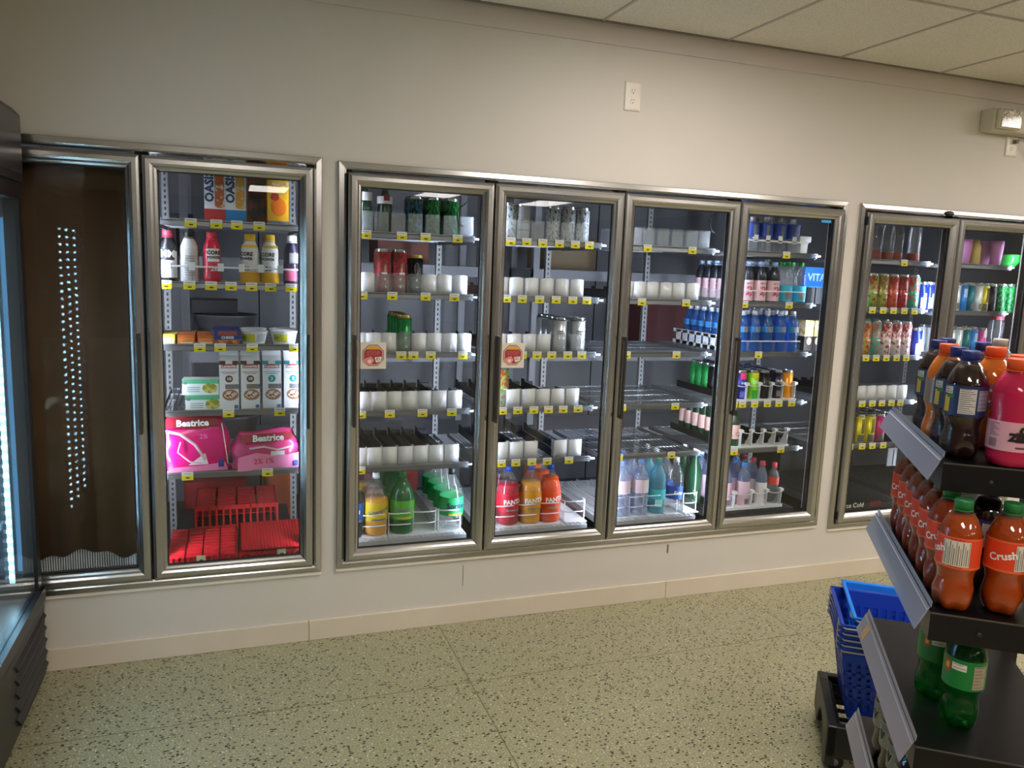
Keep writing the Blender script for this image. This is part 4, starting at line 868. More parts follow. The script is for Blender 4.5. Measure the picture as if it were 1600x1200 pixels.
m = MB(); m.lathe([(.02, 0), (.045, .004), (.062, .03), (.066, .07)], P('green_bowl_plastic', '1f9a34', .3), 24); o = m.build('green_bowl'); o.location = (sx(1576, .16, 1.7), .17, SHZ['R2'][0]); tag(o, 'green bowl on the top shelf of the last right door', 'bowl')
finish_labels()

# --- white divider racks of the fourth middle door and others
def divider_rack(key, i, pxs, lab, hgt=.095, z=None, rings=False):
    zz = SHZ[key][i] if i < 5 else .376
    xs = [sx(p, .11, zz+.05) for p in pxs]; cx = sum(xs)/len(xs); t = empty('divider_rack', (cx, .105, zz)); tag(t, lab, 'divider rack', 'white divider racks')
    for x in xs:
        m = MB(); pl = [(0, .012), (-.003, hgt*.95), (.004, hgt), (.022, hgt*.98), (.026, hgt*.7), (.040, hgt*.42), (.050, .03), (.06, .0), (.0, .0)]
        m.extr(pl, 'x', x-cx-.0015, x-cx+.0015, M_white)
        m.extr([(-.006, hgt*.9), (-.006, hgt*1.04), (.016, hgt*1.06), (.018, hgt*.93)], 'x', x-cx-.010, x-cx+.010, M_white); m.build('divider', t, bevel=.0008)
    m = MB(); pts = []
    for a, b in zip(xs[:-1], xs[1:]):
        for k in range(6): u = k/6; pts.append((a+(b-a)*u-cx, -.006-.012*math.sin(math.pi*u), hgt*.93-.006*math.sin(math.pi*u)))
    pts.append((xs[-1]-cx, -.006, hgt*.93)); m.tube(pts, .0022, M_white, 6); m.build('front_rail', t)
    m = MB(); m.bb(xs[0]-cx-.01, xs[-1]-cx+.01, -.004, .05, 0, .014, M_white); m.build('foot', t)
    m = MB(); m.bb(xs[0]-cx, xs[-1]-cx, .062, .54, 0, .004, M_black)
    for x in xs: m.bb(x-cx-.001, x-cx+.001, .062, .54, .004, .036, M_black)
    m.build('track', t)
divider_rack('M4', 3, (1147, 1166, 1186, 1205, 1222, 1241), 'white divider rack holding slim cans, fourth shelf, fourth middle door')
divider_rack('M4', 4, (1135, 1157, 1174, 1192, 1210, 1229), 'white divider rack with one green bottle, lowest shelf, fourth middle door')
divider_rack('M4', 5, (1122, 1147, 1174, 1197, 1219), 'white divider rack around water bottles, floor of fourth middle door')
m = MB()
for px in (1180, 1199, 1218, 1240): x = sx(px, .105, 1.72); m.bb(x-.012, x+.012, .100, .103, SHZ['M4'][0]+.05, SHZ['M4'][0]+.085, M_white)
xa = sx(1165, .105, 1.72); xb = sx(1262, .105, 1.72); m.bb(xa, xb, .100, .103, SHZ['M4'][0]+.055, SHZ['M4'][0]+.062, M_white); m.bb(xb-.045, xb-.004, .101, .2, SHZ['M4'][0], SHZ['M4'][0]+.07, M_white); m.bb(xb-.055, xb+.012, .098, .2, SHZ['M4'][0]+.062, SHZ['M4'][0]+.09, M_white)
o = m.build('shelf_fence'); tag(o, 'white plastic fence along top shelf, fourth middle door', 'shelf fence')
for i, a, b in ((1, 1155, 1258), (2, 1150, 1250)):
    z = SHZ['M4'][i]; xa = sx(a, .1, z+.06); xb = sx(b, .1, z+.06); m = MB(); m.bb(xa, xb, .098, .101, z+.058, z+.063, M_white); m.bb(xa, xb, .1, .102, z, z+.006, M_white)
    for k in range(6): x = xa+(xb-xa)*k/5; m.bb(x-.001, x+.001, .1, .45, z, z+.06, M_clear)
    o = m.build('shelf_fence'); tag(o, 'white rail and clear dividers, %s, fourth middle door' % SN[i], 'shelf fence')
# things seen at the right end of the fourth middle door
x = sx(1273, .35, 1.50); m = MB(); m.bb(x-.09, x+.10, .33, .36, 1.45, 1.62, P('blue_sign', '1c68d8', .4)); m.ftext('VITAL', .055, P('sign_text', '9ac0f0', .5), x, .328, 1.565, bold=.03); m.bb(x-.06, x+.07, .327, .33, 1.48, 1.52, P('sign_mid', '3a86e8', .5))
o = m.build('box_sign'); tag(o, 'bright blue box with pale lettering, fourth middle door', 'box')
for k, px in enumerate((1256, 1268)):
    x = sx(px, .22, 1.46); m = MB(); m.bb(-.028, .028, -.03, .03, 0, .085, P('black_pack', '15151a', .4)); o = m.build('drink_pack'); o.location = (x+.02, .22, SHZ['M4'][1]); tag(o, 'small black drink pack, %s, beside teal bottles' % ('left of two' if k == 0 else 'right of two'), 'drink pack', 'black drink packs')
for k, px in enumerate((1257, 1270)):
    x = sx(px, .24, 1.26); m = MB(); m.bb(-.03, .03, -.03, .03, 0, .075, P('coffee_dark', '1d1612', .4)); m.bb(-.03, .03, -.03, .03, .075, .155, PAT('coffee_gold', 'b8935a', 'e0c898', 50)); m.extr([(.014*math.cos(t*math.pi/6), .05+.02*math.sin(t*math.pi/6)) for t in range(12)], 'y', -.031, -.03, P('coffee_cream', 'c8a888', .5)); m.bb(-.031, .031, -.031, .031, .155, .16, P('gold_lid'))
    o = m.build('coffee_pack'); o.location = (x+.015, .25, SHZ['M4'][2]); tag(o, 'brown and gold coffee pack, %s, third shelf' % ('left of two' if k == 0 else 'right of two'), 'coffee pack', 'coffee packs in fourth middle door')
# loops of black cable, a tray side, a hanging card, a black box
def cable(px, y, z, lab):
    x = sx(px, y, z); m = MB(); m.tube([(x+.02+.004*k, y+.002*k, z+.075-.012*k) if k < 2 else (x+.028*math.cos(math.pi*.35+k*.62), y, z+.042*math.sin(math.pi*.35+k*.62)) for k in range(7)], .0028, M_black, 6); o = m.build('cable'); tag(o, lab, 'cable')
cable(724, .10, 1.765, 'black cable loop at the upper right of the first middle door')
cable(1117, .10, 1.80, 'black cable loop at the upper right of the third middle door')
m = MB(); xa = sx(1150, .13, 1.25)-.035
for k in range(8): m.bb(xa-.002, xa, .12+k*.066, .165+k*.066, .0, .075, M_white)
m.bb(xa-.002, xa, .12, .66, 0, .018, M_white); m.bb(xa-.002, xa, .12, .66, .060, .078, M_white)
o = m.build('tray_side'); o.location.z = SHZ['M4'][2]; tag(o, 'white slotted tray side left of the blue water bottles', 'tray')
m = MB(); x = sx(1394, .10, .63); m.bb(x-.03, x+.03, .100, .103, .56, .66, P('card_grey', 'a9acb4', .4)); m.bb(x+.008, x+.012, .098, .1, .565, .655, M_ink); o = m.build('hanging_card'); tag(o, 'small grey card hanging below the lowest shelf, first right door', 'card')
x = sx(268, .95, 1.8); m = MB(); m.bb(-.07, .07, -.05, .05, 0, .22, P('box_gunmetal', '3c3c40', .5)); m.tube([(.0, -.052, .05), (.0, -.075, .06), (.0, -.08, .15), (.0, -.052, .16)], .012, M_black, 8); o = m.build('fan_box', bevel=.006); o.location = (x, 1.52, 1.552); tag(o, 'dark grey box with black grip at the top left of the left cooler', 'box')
# --- red crates in the left cooler
M_cr = P('crate_red', 'e0202c', .45); M_crd = P('crate_red_dark', 'a8141e', .5)
def crate(x0, x1, y0, y1, z0, h, fine, lab):
    cx, cy = (x0+x1)/2, (y0+y1)/2; t = empty('milk_crate', (cx, cy, z0)); tag(t, lab, 'crate', 'red crates in the left cooler'); w, d = x1-x0, y1-y0
    m = MB(); th = .006
    for s in (-1, 1):
        m.bb(-w/2, w/2, s*d/2-th/2, s*d/2+th/2, h-.02, h, M_cr); m.bb(-w/2, w/2, s*d/2-th/2, s*d/2+th/2, 0, .02, M_cr)
        m.bb(s*w/2-th/2, s*w/2+th/2, -d/2, d/2, h-.02, h, M_cr); m.bb(s*w/2-th/2, s*w/2+th/2, -d/2, d/2, 0, .02, M_cr)
        for k in range(13): x = -w/2+w*k/12; m.bb(x-.004, x+.004, s*d/2-th/2, s*d/2+th/2, 0, h, M_cr); y = -d/2+d*k/12; m.bb(s*w/2-th/2, s*w/2+th/2, y-.004, y+.004, 0, h, M_cr)
    m.build('crate_wall', t)
    m = MB(); n, q = (20, 20) if fine else (4, 10)
    if fine:
        for k in range(n+1): x = -w/2+w*k/n; m.bb(x-.003, x+.003, -d/2, d/2, h-.006, h, M_cr); y = -d/2+d*k/n; m.bb(-w/2, w/2, y-.003, y+.003, h-.006, h-.001, M_cr)
    else:
        for k in range(n):
            xa = -w/2+w*(k+.05)/n; xb = -w/2+w*(k+.88)/n
            for j in range(q): y = -d/2+d*(j+.2)/q; m.bb(xa, xb, y, y+d/q*.72, h-.008, h, M_cr)
            for xx in (xa, (xa+xb)/2, xb): m.bb(xx-.003, xx+.003, -d/2, d/2, h-.012, h-.003, M_cr)
    m.bb(-w/2+.01, w/2-.01, -d/2+.01, d/2-.01, h-.05, h-.045, M_crd)
    m.build('crate_lattice', t); return t
crate(-.645, -.385, .10, .46, .3, .060, False, 'red plastic crate with broad slats, front left of left cooler')
crate(-.372, -.115, .10, .46, .3, .072, True, 'red plastic crate with fine mesh, front right of left cooler')
crate(-.56, -.20, .60, .90, .3, .115, False, 'red plastic crate behind the front two crates')
for x, w in ((sx(314, .09, .37), 'broad slatted'), (sx(440, .09, .38), 'fine mesh')):
    m = MB(); m.bb(-.017, .017, 0, .002, 0, .03, P('tag_cream', 'f0e6b8', .6)); m.bb(-.006, .008, -.0005, 0, .008, .013, M_ink); o = m.build('price_tag'); o.location = (x, .092, .338); tag(o, 'cream price tag on the %s red crate' % w, 'price tag')
    o.location.x = x
# --- storage behind the shelves
M_gr = P('rack_grey', 'a2a2a6', .5)
def rack(x0, x1, y, lab, levels):
    t = empty('storage_rack', (x0, y, 0)); tag(t, lab, 'storage rack', 'storage racks in the walk-in cooler')
    m = MB()
    for x in (0, x1-x0):
        for yy in (0, .4): m.bb(x-.02, x+.02, yy-.02, yy+.02, 0, 2.0, M_gr)
    m.build('upright', t)
    for z in levels: m = MB(); m.bb(-.02, x1-x0+.02, -.025, .425, z-.06, z, M_gr); m.build('rack_shelf', t)
rack(-.62, 1.0, 1.35, 'grey storage rack behind the left cooler shelves', (.55, 1.05, 1.55))
rack(1.35, 3.0, 1.35, 'grey storage rack behind the middle cooler shelves', (.55, 1.05, 1.55))
def stuff_box(name, x, y, z, d, mat, lab, cat):
    m = MB(); m.bb(-d[0]/2, d[0]/2, -d[1]/2, d[1]/2, 0, d[2], mat); m.bb(-d[0]/2-.001, d[0]/2+.001, -.02, .02, d[2], d[2]+.001, P('tape', '8a7a60', .5)); o = m.build(name, bevel=.004); o.location = (x, y, z); tag(o, lab, cat)
def stuff_tub(x, y, z, r, h, mat, lab):
    m = MB(); m.lathe([(r*.85, 0), (r, h*.9), (r*1.06, h*.9), (r*1.06, h), (r*.96, h), (r*.84, .01)], mat, 28); o = m.build('storage_tub'); o.location = (x, y, z); tag(o, lab, 'tub', 'storage tubs')
M_tub = P('tub_grey', '8a8a8e', .45)
stuff_tub(-.42, 1.5, 1.055, .16, .09, M_tub, 'wide grey tub on the rack, upper of the stack, left cooler')
stuff_tub(-.42, 1.5, 1.15, .16, .09, M_tub, 'wide grey tub resting on another, behind the cheese packs')
stuff_tub(-.42, 1.5, .555, .17, .13, M_tub, 'grey tub on the rack behind the butter boxes')
stuff_box('storage_box', -.50, 1.5, 1.25, (.28, .2, .07), P('box_black', '2a2a2c', .5), 'black tray of goods above the grey tubs', 'box')
stuff_box('storage_box', -.48, 1.15, 0.0, (.30, .28, .42), P('box_red', 'a8242c', .5), 'dull red box on the floor, behind the milk bags', 'box')
stuff_box('storage_box', -.16, 1.3, 0.0, (.16, .24, .44), P('box_orange', 'c85a24', .5), 'small orange box on the floor of the walk-in cooler', 'box')
stuff_box('storage_box', .42, 1.15, 0.0, (.3, .28, .42), P('box_red'), 'red box on the floor, behind the crate at right', 'box')
stuff_box('storage_box', .55, 1.55, 1.555, (.3, .3, .25), P('box_brown', '7a4a3a', .6), 'brown carton on the rack behind the first middle door', 'box')
stuff_box('storage_box', 1.0+.6, 1.55, 1.555, (.35, .3, .2), P('box_tan', '8f7a5c', .6), 'tan carton on the rack behind the second middle door', 'box')
stuff_box('storage_box', 2.35, 1.55, 1.055, (.4, .3, .3), P('box_maroon', '5a2024', .6), 'maroon carton on the rack behind the third middle door', 'box')
stuff_box('storage_box', 3.3, 1.2, 0.0, (.6, .4, .5), P('box_dark', '252527', .6), 'dark box on the floor behind the first right door', 'box')

# ================================================================ LEFT MERCHANDISER
M_case = P('case_black', '1d1b1e', .35); M_case2 = P('case_panel', '3a3238', .25, spec=.6)
CX = -1.045; Y0, Y1 = -1.12, -.095
t = empty('display_case', (CX-.4, -.6, 0)); tag(t, 'tall black refrigerated display case with blue-white lights at left edge', 'display case')
def LC(m): m.v = [(a-(CX-.4), b+.6, c) for a, b, c in m.v]; return m
m = MB(); m.extr([(CX-.8, 1.775), (CX+.008, 1.775), (CX+.008, 1.99), (CX-.01, 2.01), (CX-.8, 2.01)], 'y', Y0, Y1, M_case); LC(m).build('canopy', t)
m = MB(); m.bb(CX+.008, CX+.011, Y0, Y1-.012, 1.80, 1.985, M_case2); LC(m).build('canopy_panel', t)
m = MB(); m.bb(CX-.8, CX, Y0, Y1, 1.72, 1.775, M_case); m.bb(CX-.045, CX, Y1-.045, Y1, .37, 1.72, M_case); m.bb(CX-.045, CX, Y0, Y0+.045, .37, 1.72, M_case); m.bb(CX-.8, CX-.76, Y0, Y1, .37, 1.72, M_case); LC(m).build('cabinet_frame', t)
m = MB(); m.bb(CX-.76, CX-.045, Y1-.02, Y1-.01, .37, 1.72, P('mirror_panel', '8a98a4', .12, .8)); LC(m).build('end_panel', t)
m = MB(); m.bb(CX-.012, CX-.006, Y0+.045, Y1-.045, .37, 1.72, M_cglass); LC(m).build('glass_pane', t)
m = MB(); m.extr([(CX-.8, 0), (CX-.06, 0), (CX-.0, .04), (CX+.005, .30), (CX+.012, .33), (CX+.012, .37), (CX-.8, .37)], 'y', Y0, Y1, M_case)
for k in range(5): z = .07+k*.045; m.bb(CX-.02, CX+.010, Y1-.40, Y1-.03, z, z+.022, M_dark)
for k in range(5): z = .095+k*.045; m.extr([(CX+.002, z), (CX+.014, z-.010), (CX+.014, z-.006), (CX+.002, z+.008)], 'y', Y1-.42, Y1-.02, M_case)
LC(m).build('base', t)
for j, (lx, ly) in enumerate(((CX-.07, -.17), (CX-.15, -.15), (CX-.03, -.66), (CX-.03, -.82), (CX-.03, -.99))):  # first is seen; second copies its reflection, last three unseen, added for door reflections
    m = MB(); m.bb(lx-.008, lx+.008, ly-.006, ly+.0, .42, 1.66, P('led_halo', '9fc4d8', .4, emit=2.2, ecol='7fb8e0') if j < 2 else M_case)  # backing of the first two glows to give the halo around the dots
    for k in range(38): z = .44+k*.0325; m.bb(lx-.007, lx+.007, ly-.011, ly-.006, z, z+.011, M_caseled); 
    if j > 1: 
        for k in range(38): z = .44+k*.0325; m.bb(lx+.004, lx+.011, ly-.008, ly+.002, z, z+.008, M_caseled)
    LC(m).build('light_or_mirror_strip', t)
for z in (.62, .87, 1.12, 1.37): m = MB(); m.bb(CX-.74, CX-.10, Y0+.05, Y1-.05, z, z+.008, M_cglass); m.bb(CX-.10, CX-.096, Y0+.05, Y1-.05, z-.012, z+.016, M_clear); LC(m).build('glass_shelf', t)
# a few drinks inside it
for k, (dx, dy, z, kd, ds) in enumerate(((-.20, -.32, .378, 'water_small', 'blue water bottle low inside the black display case'), (-.22, -.42, .628, 'slim_sky', 'sky blue slim can inside the black display case'))):
    o = dup(PROTO[kd]); o.location = (CX+dx, dy, z); o['category'] = 'drink'; o['label'] = ds

# ================================================================ WALL FITTINGS
def outlet(x0, x1, z0, z1, lab, cat='outlet'):
    cx, cz = (x0+x1)/2, (z0+z1)/2; t = empty('wall_outlet', (cx, 0, cz)); tag(t, lab, cat, 'wall outlets'); w, h = x1-x0, z1-z0
    PW = P('outlet_plastic', 'e6ddd0', .35)
    m = MB(); m.frame(-w/2, w/2, -h/2, h/2, [(0, 0), (0, -.004), (.004, -.007), (.012, -.008)], PW); m.bb(-w/2+.012, w/2-.012, -.008, -.002, -h/2+.012, h/2-.012, PW); m.build('cover_plate', t)
    m = MB()
    for s in (-1, 1):
        cz = s*.020; m.extr([(.014*math.cos(a*math.pi/8), cz+.013*math.sin(a*math.pi/8)) for a in range(16)], 'y', -.0095, -.008, PW)
        for q in (-1, 1): m.bb(q*.006-.001, q*.006+.001, -.0100, -.0094, cz+.001, cz+.008, M_ink)
        m.bb(-.0022, .0022, -.0100, -.0094, cz-.009, cz-.005, M_ink)
    m.build('socket', t)
outlet(1.202, 1.277, 2.243, 2.363, 'white wall outlet above the middle cooler doors')
outlet(3.428, 3.508, 2.233, 2.352, 'white wall outlet under the emergency light, far right')
t = empty('emergency_light', (3.50, -.0, 2.39)); tag(t, 'beige emergency light unit high on the wall at far right', 'emergency light')
PE = P('beige_plastic', 'c9c2ae', .5)
m = MB(); m.bb(-.27, .30, -.085, 0, -.055, .055, PE); m.build('housing', t, bevel=.006)
m = MB(); m.bb(-.262, -.115, -.112, -.085, -.048, .050, PE); m.build('lamp_housing', t, bevel=.008)
m = MB(); m.bb(-.255, -.122, -.116, -.1125, -.042, .045, PAT('prism_lens', 'f2ead8', '7d7768', 150, .45, .55, .1)); m.build('lens', t, bevel=.004)
m = MB(); m.tube([(3.475, -.012, 2.305), (3.475, -.035, 2.307), (3.50, -.04, 2.312), (3.56, -.025, 2.28), (3.60, -.01, 2.20), (3.66, -.008, 2.15)], .003, P('cord_white', 'b9b2a6', .5)); m.bb(3.466, 3.484, -.03, -.010, 2.297, 2.315, P('plug_grey', '6f6a62', .5)); o = m.build('power_cord'); tag(o, 'thin pale cord plugged in below the emergency light', 'cord')
# marks on the lower wall
m = MB(); m.bb(.548, .551, -.0006, .0, .165, .262, P('scuff', '7a6f60', .8)); m.bb(1.568, 1.578, -.0006, 0, .225, .268, P('scuff')); struct(m.build('trim_4'))

# ================================================================ FOREGROUND DISPLAY SHELVES
ANG = -math.radians(35.7); UX, UY = math.sin(-ANG), math.cos(ANG); VX, VY = math.cos(ANG), math.sin(ANG)
def gp(C, a, b): return (C[0]+UX*a+VX*b, C[1]+UY*a+VY*b)
G1, G2, G3, G4 = ((.901, -2.044), 1.223, .56), ((.847, -2.103), .949, .62), ((.829, -2.121), .688, .60), ((.815, -2.135), .418, .60)
M_gch = CLEAR('ticket_strip', 'dfe4f0', 'b4bad0', .5, .10, .5)
M_deck = P('shelf_black', '100f11', .36, spec=.3)
for (C, z, Ln), nm in ((G1, 'top'), (G2, 'second'), (G3, 'third'), (G4, 'lowest')):
    t = empty('display_shelf', (C[0], C[1], z), ANG); tag(t, 'black metal display shelf with ticket strip, %s of the foreground stand' % nm, 'shelf', 'foreground display shelves')
    D = .30
    m = MB(); m.bb(0, D, 0, Ln, -.004, 0, M_deck); m.bb(0, D, 0, .0025, -.055, -.004, M_deck); m.bb(0, .0025, .0025, Ln, -.055, -.004, M_deck); m.bb(0, D, Ln-.0025, Ln, -.055, -.004, M_deck)
    m.bb(0, D, -.0006, 0, -.0022, .0012, P('shelf_edge', '5c5a5a', .3, .5)); m.build('deck', t)
    m = MB(); m.lathe([(.005, 0), (.005, .0012)], P('screw_steel', '3a3a3c', .4, .5), 12); m.v = [(x+.085, -.0008-q, y-.03) for x, y, q in m.v]; m.build('screw', t)
    m = MB(); pm = M_gch if nm != 'third' and nm != 'lowest' else P('ticket_grey', '8f8b96', .3)
    m.extr([(-.002, .010), (-.004, .012), (-.026, -.036), (-.024, -.038)], 'y', .0, Ln, pm)
    m.extr([(-.002, .012), (.0, .022), (.001, .022), (.0, .010)], 'y', .0, Ln, pm)
    m.extr([(-.0045, .010), (-.008, .004), (-.007, .003), (-.0035, .008)], 'y', .0, Ln, P('ticket_edge', 'b8bcc8', .3)); m.build('ticket_strip', t)
    if nm == 'third':
        m = MB(); m.extr([(-.0068, .006), (-.0078, .005), (-.023, -.028), (-.022, -.029)], 'y', Ln-.09, Ln-.055, P('ticket_cream', 'cfa878', .6)); m.build('price_ticket', t)
m = MB(); t = empty('display_stand', (*gp(G2[0], .5, .32), 0), ANG); tag(t, 'black upright frame carrying the foreground display shelves', 'stand')
for a in (-.48, .10): m.bb(.0, .03, a-.02, a+.02, 0, 1.55, M_blackm)
m.bb(-.35, .03, -.5, .12, 0, .10, M_blackm); m.build('upright', t)
m = MB(); m.bb(.032, .038, -.46, -.455, .25, 1.5, P('steel_strip', '9a9a9c', .3, .7)); m.build('slot_strip', t)

# foreground bottles
def petals(a, z): return 1-.28*max(0, 1-z/.045)*(.5+.5*math.cos(5*a))-.012*(1 if .04 < z < .08 else 0)*(.5+.5*math.cos(10*a))
PB = [(.016, .006), (.024, 0), (.031, .003), (.0360, .014), (.0375, .028), (.0365, .040), (.0335, .052), (.0318, .062), (.0330, .074), (.0362, .083), (.0375, .087), (.0375, .149), (.0366, .154), (.0340, .163), (.0295, .174), (.0235, .184), (.0175, .1915), (.0150, .195), (.0142, .212)]
def fg(nm, body, cap, lab, deco, prof=PB, r=.0375, labz=(.088, .148), capr=.0162, caph=.015, mod=petals, liq=None, lvl=.85, labr=None):
    def f():
        t = empty('soda_bottle'); m = MB(); m.lathe(prof, body, 40, mod=mod); m.build('bottle_body', t)
        if liq:
            lp = [(a-.0018, z+.001) for a, z in prof if z < lvl*prof[-1][1]]; m = MB(); m.lathe(lp, liq, 40, mod=mod); m.build('liquid', t)
        H = prof[-1][1]; m = MB(); m.lathe([(capr, H-caph), (capr, H+.001), (capr*.93, H+.0025), (capr*.3, H+.0025)], cap, 36, mod=lambda a, z: 1+.012*math.cos(36*a)); m.lathe([(capr+.0008, H-caph-.0035), (capr+.0008, H-caph-.0008)], cap, 30)
        m.build('cap', t)
        m = MB(); rr = (labr or r)+.0006; m.patch(rr, -math.pi, math.pi, labz[0], labz[1], lab, 40); deco(m, rr+.0004, *labz); m.build('label', t); return t
    return f
def facts(m, r, a0, a1, z0, z1, mat, ink, nl=9, vertical=False):
    m.patch(r, a0, a1, z0, z1, mat, 8)
    for k in range(nl):
        if vertical: a = a0+(a1-a0)*(k+.5)/nl; m.patch(r+.0003, a-.012*(1+k % 2), a+.012, z0+.002, z1-.002-.006*(k % 3), ink, 1)
        else: z = z0+(z1-z0)*(k+.6)/nl; m.patch(r+.0003, a0+.05, a1-.05-.12*(k % 3), z, z+.0011, ink, 6)
FCW = P('facts_white', 'e3d9c8', .6); FCI = P('facts_ink', '5a5248', .6)
OR_l = P('crush_orange_label', 'e8451c', .45); OR_b = CLEAR('pet_fg', 'ffffff', 'f0e8e0', .0, .02, .7, .09)
def crush(m, r, a, b):
    m.patch(r, -.3, .3, a+.002, b-.002, P('crush_red', 'd8281c', .45), 6); m.patch(r, -math.pi, math.pi, a, a+.004, P('crush_edge', 'f26a3c', .45), 30); m.patch(r+.0001, -math.pi, math.pi, b-.003, b, P('crush_edge'), 30)
    facts(m, r+.0003, -.62, .60, a+.005, b-.006, FCW, FCI, 13, True)
    m.ctext('Crush', .020, W_, r+.001, -1.15, (a+b)/2, .25, .03)
    facts(m, r+.0003, 1.75, 2.9, a+.022, b-.007, FCW, FCI, 2); m.ctext('Orange', .007, W_, r+.0008, 2.3, a+.014)
BUILD['fg_crush'] = fg('x', OR_b, P('cap_fgreen', '1a7a3c', .4), OR_l, crush, liq=P('orange_pop', 'b04408', .4, spec=.1), lvl=.88)
def crush2(m, r, a, b):
    crush(m, r, a, b)
BUILD['fg_crush_plain'] = fg('x', OR_b, P('cap_fgreen'), OR_l, crush2, liq=P('orange_pop2', '983410', .4, spec=.1), lvl=.88)
def brisk(m, r, a, b):
    facts(m, r, -.28, .52, a+.005, b-.006, P('facts_grey', 'cfcac6', .6), FCI, 12); facts(m, r, .62, 1.3, a+.012, b-.008, P('facts_mauve', '9a90a8', .6), P('facts_ink2', '5c5468', .6), 5)
    facts(m, r, -1.15, -.62, b-.018, b-.004, P('facts_grey'), P('facts_ink'), 3)
    m.patch(r+.0002, -1.1, -.75, a+.006, b-.022, P('lemon', 'd8b83c', .5), 4); m.patch(r+.0004, -.95, -.55, b-.026, b-.018, P('leaf_green', '3c7a34', .5), 4)
BUILD['fg_tea'] = fg('x', OR_b, P('cap_fblue', '1f2f7a', .4), P('tea_blue', '22305f', .45), brisk, liq=P('tea_brown', '24080a', .4, spec=.1), lvl=.90)
def sevenup(m, r, a, b):
    facts(m, r, -.55, .15, b-.022, b-.008, FCW, FCI, 2); m.patch(r+.0001, -1.0, -.62, b-.03, b-.006, P('badge_red', 'b8482c', .5), 4); m.patch(r+.0004, -.9, -.7, b-.024, b-.012, P('lemon'), 3)
    facts(m, r, .5, 1.2, a+.004, b-.008, P('facts_tan', 'a89880', .6), FCI, 7)
BUILD['fg_green'] = fg('x', CLEAR('pet_fg_green', '6fce84', '1c8a3c', .10, .03, .6, .03), P('cap_fgreen'), P('sevenup_green', '0f7a34', .4), sevenup)
GZ = [(.02, .003), (.028, 0), (.038, .004), (.0425, .018), (.0425, .022), (.0415, .03), (.0425, .036), (.0425, .088), (.0415, .094), (.0405, .100), (.0420, .108), (.0430, .125), (.0420, .145), (.036, .163), (.027, .175), (.0225, .180), (.0215, .183), (.0215, .205)]
def gz(m, r, a, b):
    facts(m, r, -1.0, -.45, b-.030, b-.004, P('gz_box', 'dba0b0', .5), P('gz_ink', '7a3a50', .5), 7); 
    for k in range(9): m.patch(r+.0003, -.95, -.55, a+.006+k*.0018, a+.0068+k*.0018, P('gz_dark', '5a3a44', .5), 3)
    m.patch(r+.0001, .18, .80, a+.018, b-.018, P('gz_berry', 'b8284a', .45), 10); m.ctext('G', .021, K_, r+.002, .45, b-.016, 0, .08); m.ctext('ZERO', .019, K_, r+.0022, .48, a+.027, 0, .09)
    m.patch(r+.0002, .2, 1.1, a+.006, a+.010, P('gz_ink'), 6)
BUILD['fg_pink'] = fg('x', CLEAR('pet_fg_pink', 'ffd0e0', 'ff90b8', .05, .04, .7), P('cap_forange', 'f0581c', .4), P('gz_label', 'e4a8b6', .5), gz, GZ, .0425, (.034, .090), .0235, .018, None, P('pink_drink', 'c8105c', .4, spec=.1), .92)
def gor(m, r, a, b):
    m.tube([((r+.001)*math.sin(-.1+.26*math.cos(k*math.pi/8)), -(r+.001)*math.cos(-.1+.26*math.cos(k*math.pi/8)), (a+b)/2+.012*math.sin(k*math.pi/8)) for k in range(2, 15)], .003, P('g_cream', 'f0e0d0', .5), 6); m.patch(r+.001, -.12, .12, (a+b)/2-.006, (a+b)/2+.003, P('g_red', 'c8401c', .5), 3)
BUILD['fg_orange'] = fg('x', OR_b, P('cap_forange'), CLEAR('gat_label', 'd8c8c0', 'a89088', .7), gor, PB, .0375, (.088, .140), .019, .018, None, P('gat_orange', 'e0780c', .4, spec=.1), .92)
BUILD['fg_clear'] = fg('x', CLEAR('pet_fg_clear', 'e8ecec', 'b0b4b4', .25, .04, .7), P('cap_fpale', 'cbb8ac', .5), CLEAR('clr_label', 'ffffff', 'c8ccd0', .3), lambda m, r, a, b: None, mod=None)
BUILD['fg_dark'] = fg('x', OR_b, P('cap_black'), P('pepper_silver', '8f8a84', .35, .4), lambda m, r, a, b: (m.ctext('V', .03, K_, r+.001, -1.9, (a+b)/2-.004, 0, .05), m.ctext('V', .034, W_, r+.0006, -1.9, (a+b)/2-.004, 0, .05), m.patch(r+.0002, -2.3, -1.7, b-.018, b-.004, P('ink_red'), 4)), liq=P('dark_pop', '1c0c0a', .4, spec=.1), lvl=.88)
def fput(kind, C, z, a, b, lab, rz=0., group=None, cat='bottle', name=None):
    if kind in PROTO: o = dup(PROTO[kind])
    else: o = BUILD[kind](); PROTO[kind] = o
    x, y = gp(C, a, b); o.location = (x, y, z); o.rotation_euler = (0, 0, rz); tag(o, lab, cat, group); return o
# the -y side faces roughly the camera when rz is about the direction to it
C, z, _ = G1
FR = -.84
Gt, Gs, Gh, Gl = 'bottles on the top foreground shelf', 'orange soda bottles on the second foreground shelf', 'green bottles on the third foreground shelf', 'dark bottles on the lowest foreground shelf'
fput('fg_tea', C, z, .070, .042, 'nearest iced tea bottle with navy cap and lemon label, top shelf', FR-.05, Gt)
fput('fg_tea', C, z, .152, .040, 'second iced tea bottle with navy cap, just behind the nearest', FR, Gt)
fput('fg_tea', C, z, .330, .040, 'farthest left iced tea bottle with navy cap, beside orange drink', FR, Gt)
fput('fg_orange', C, z, .225, .038, 'orange sports drink bottle between iced tea bottles, top shelf', FR, Gt)
fput('fg_tea', C, z, .415, .075, 'iced tea bottle in the middle of the top shelf, mostly hidden', FR, Gt)
fput('fg_tea', C, z, .345, .135, 'iced tea bottle right of centre on the top shelf, only cap showing', FR, Gt)
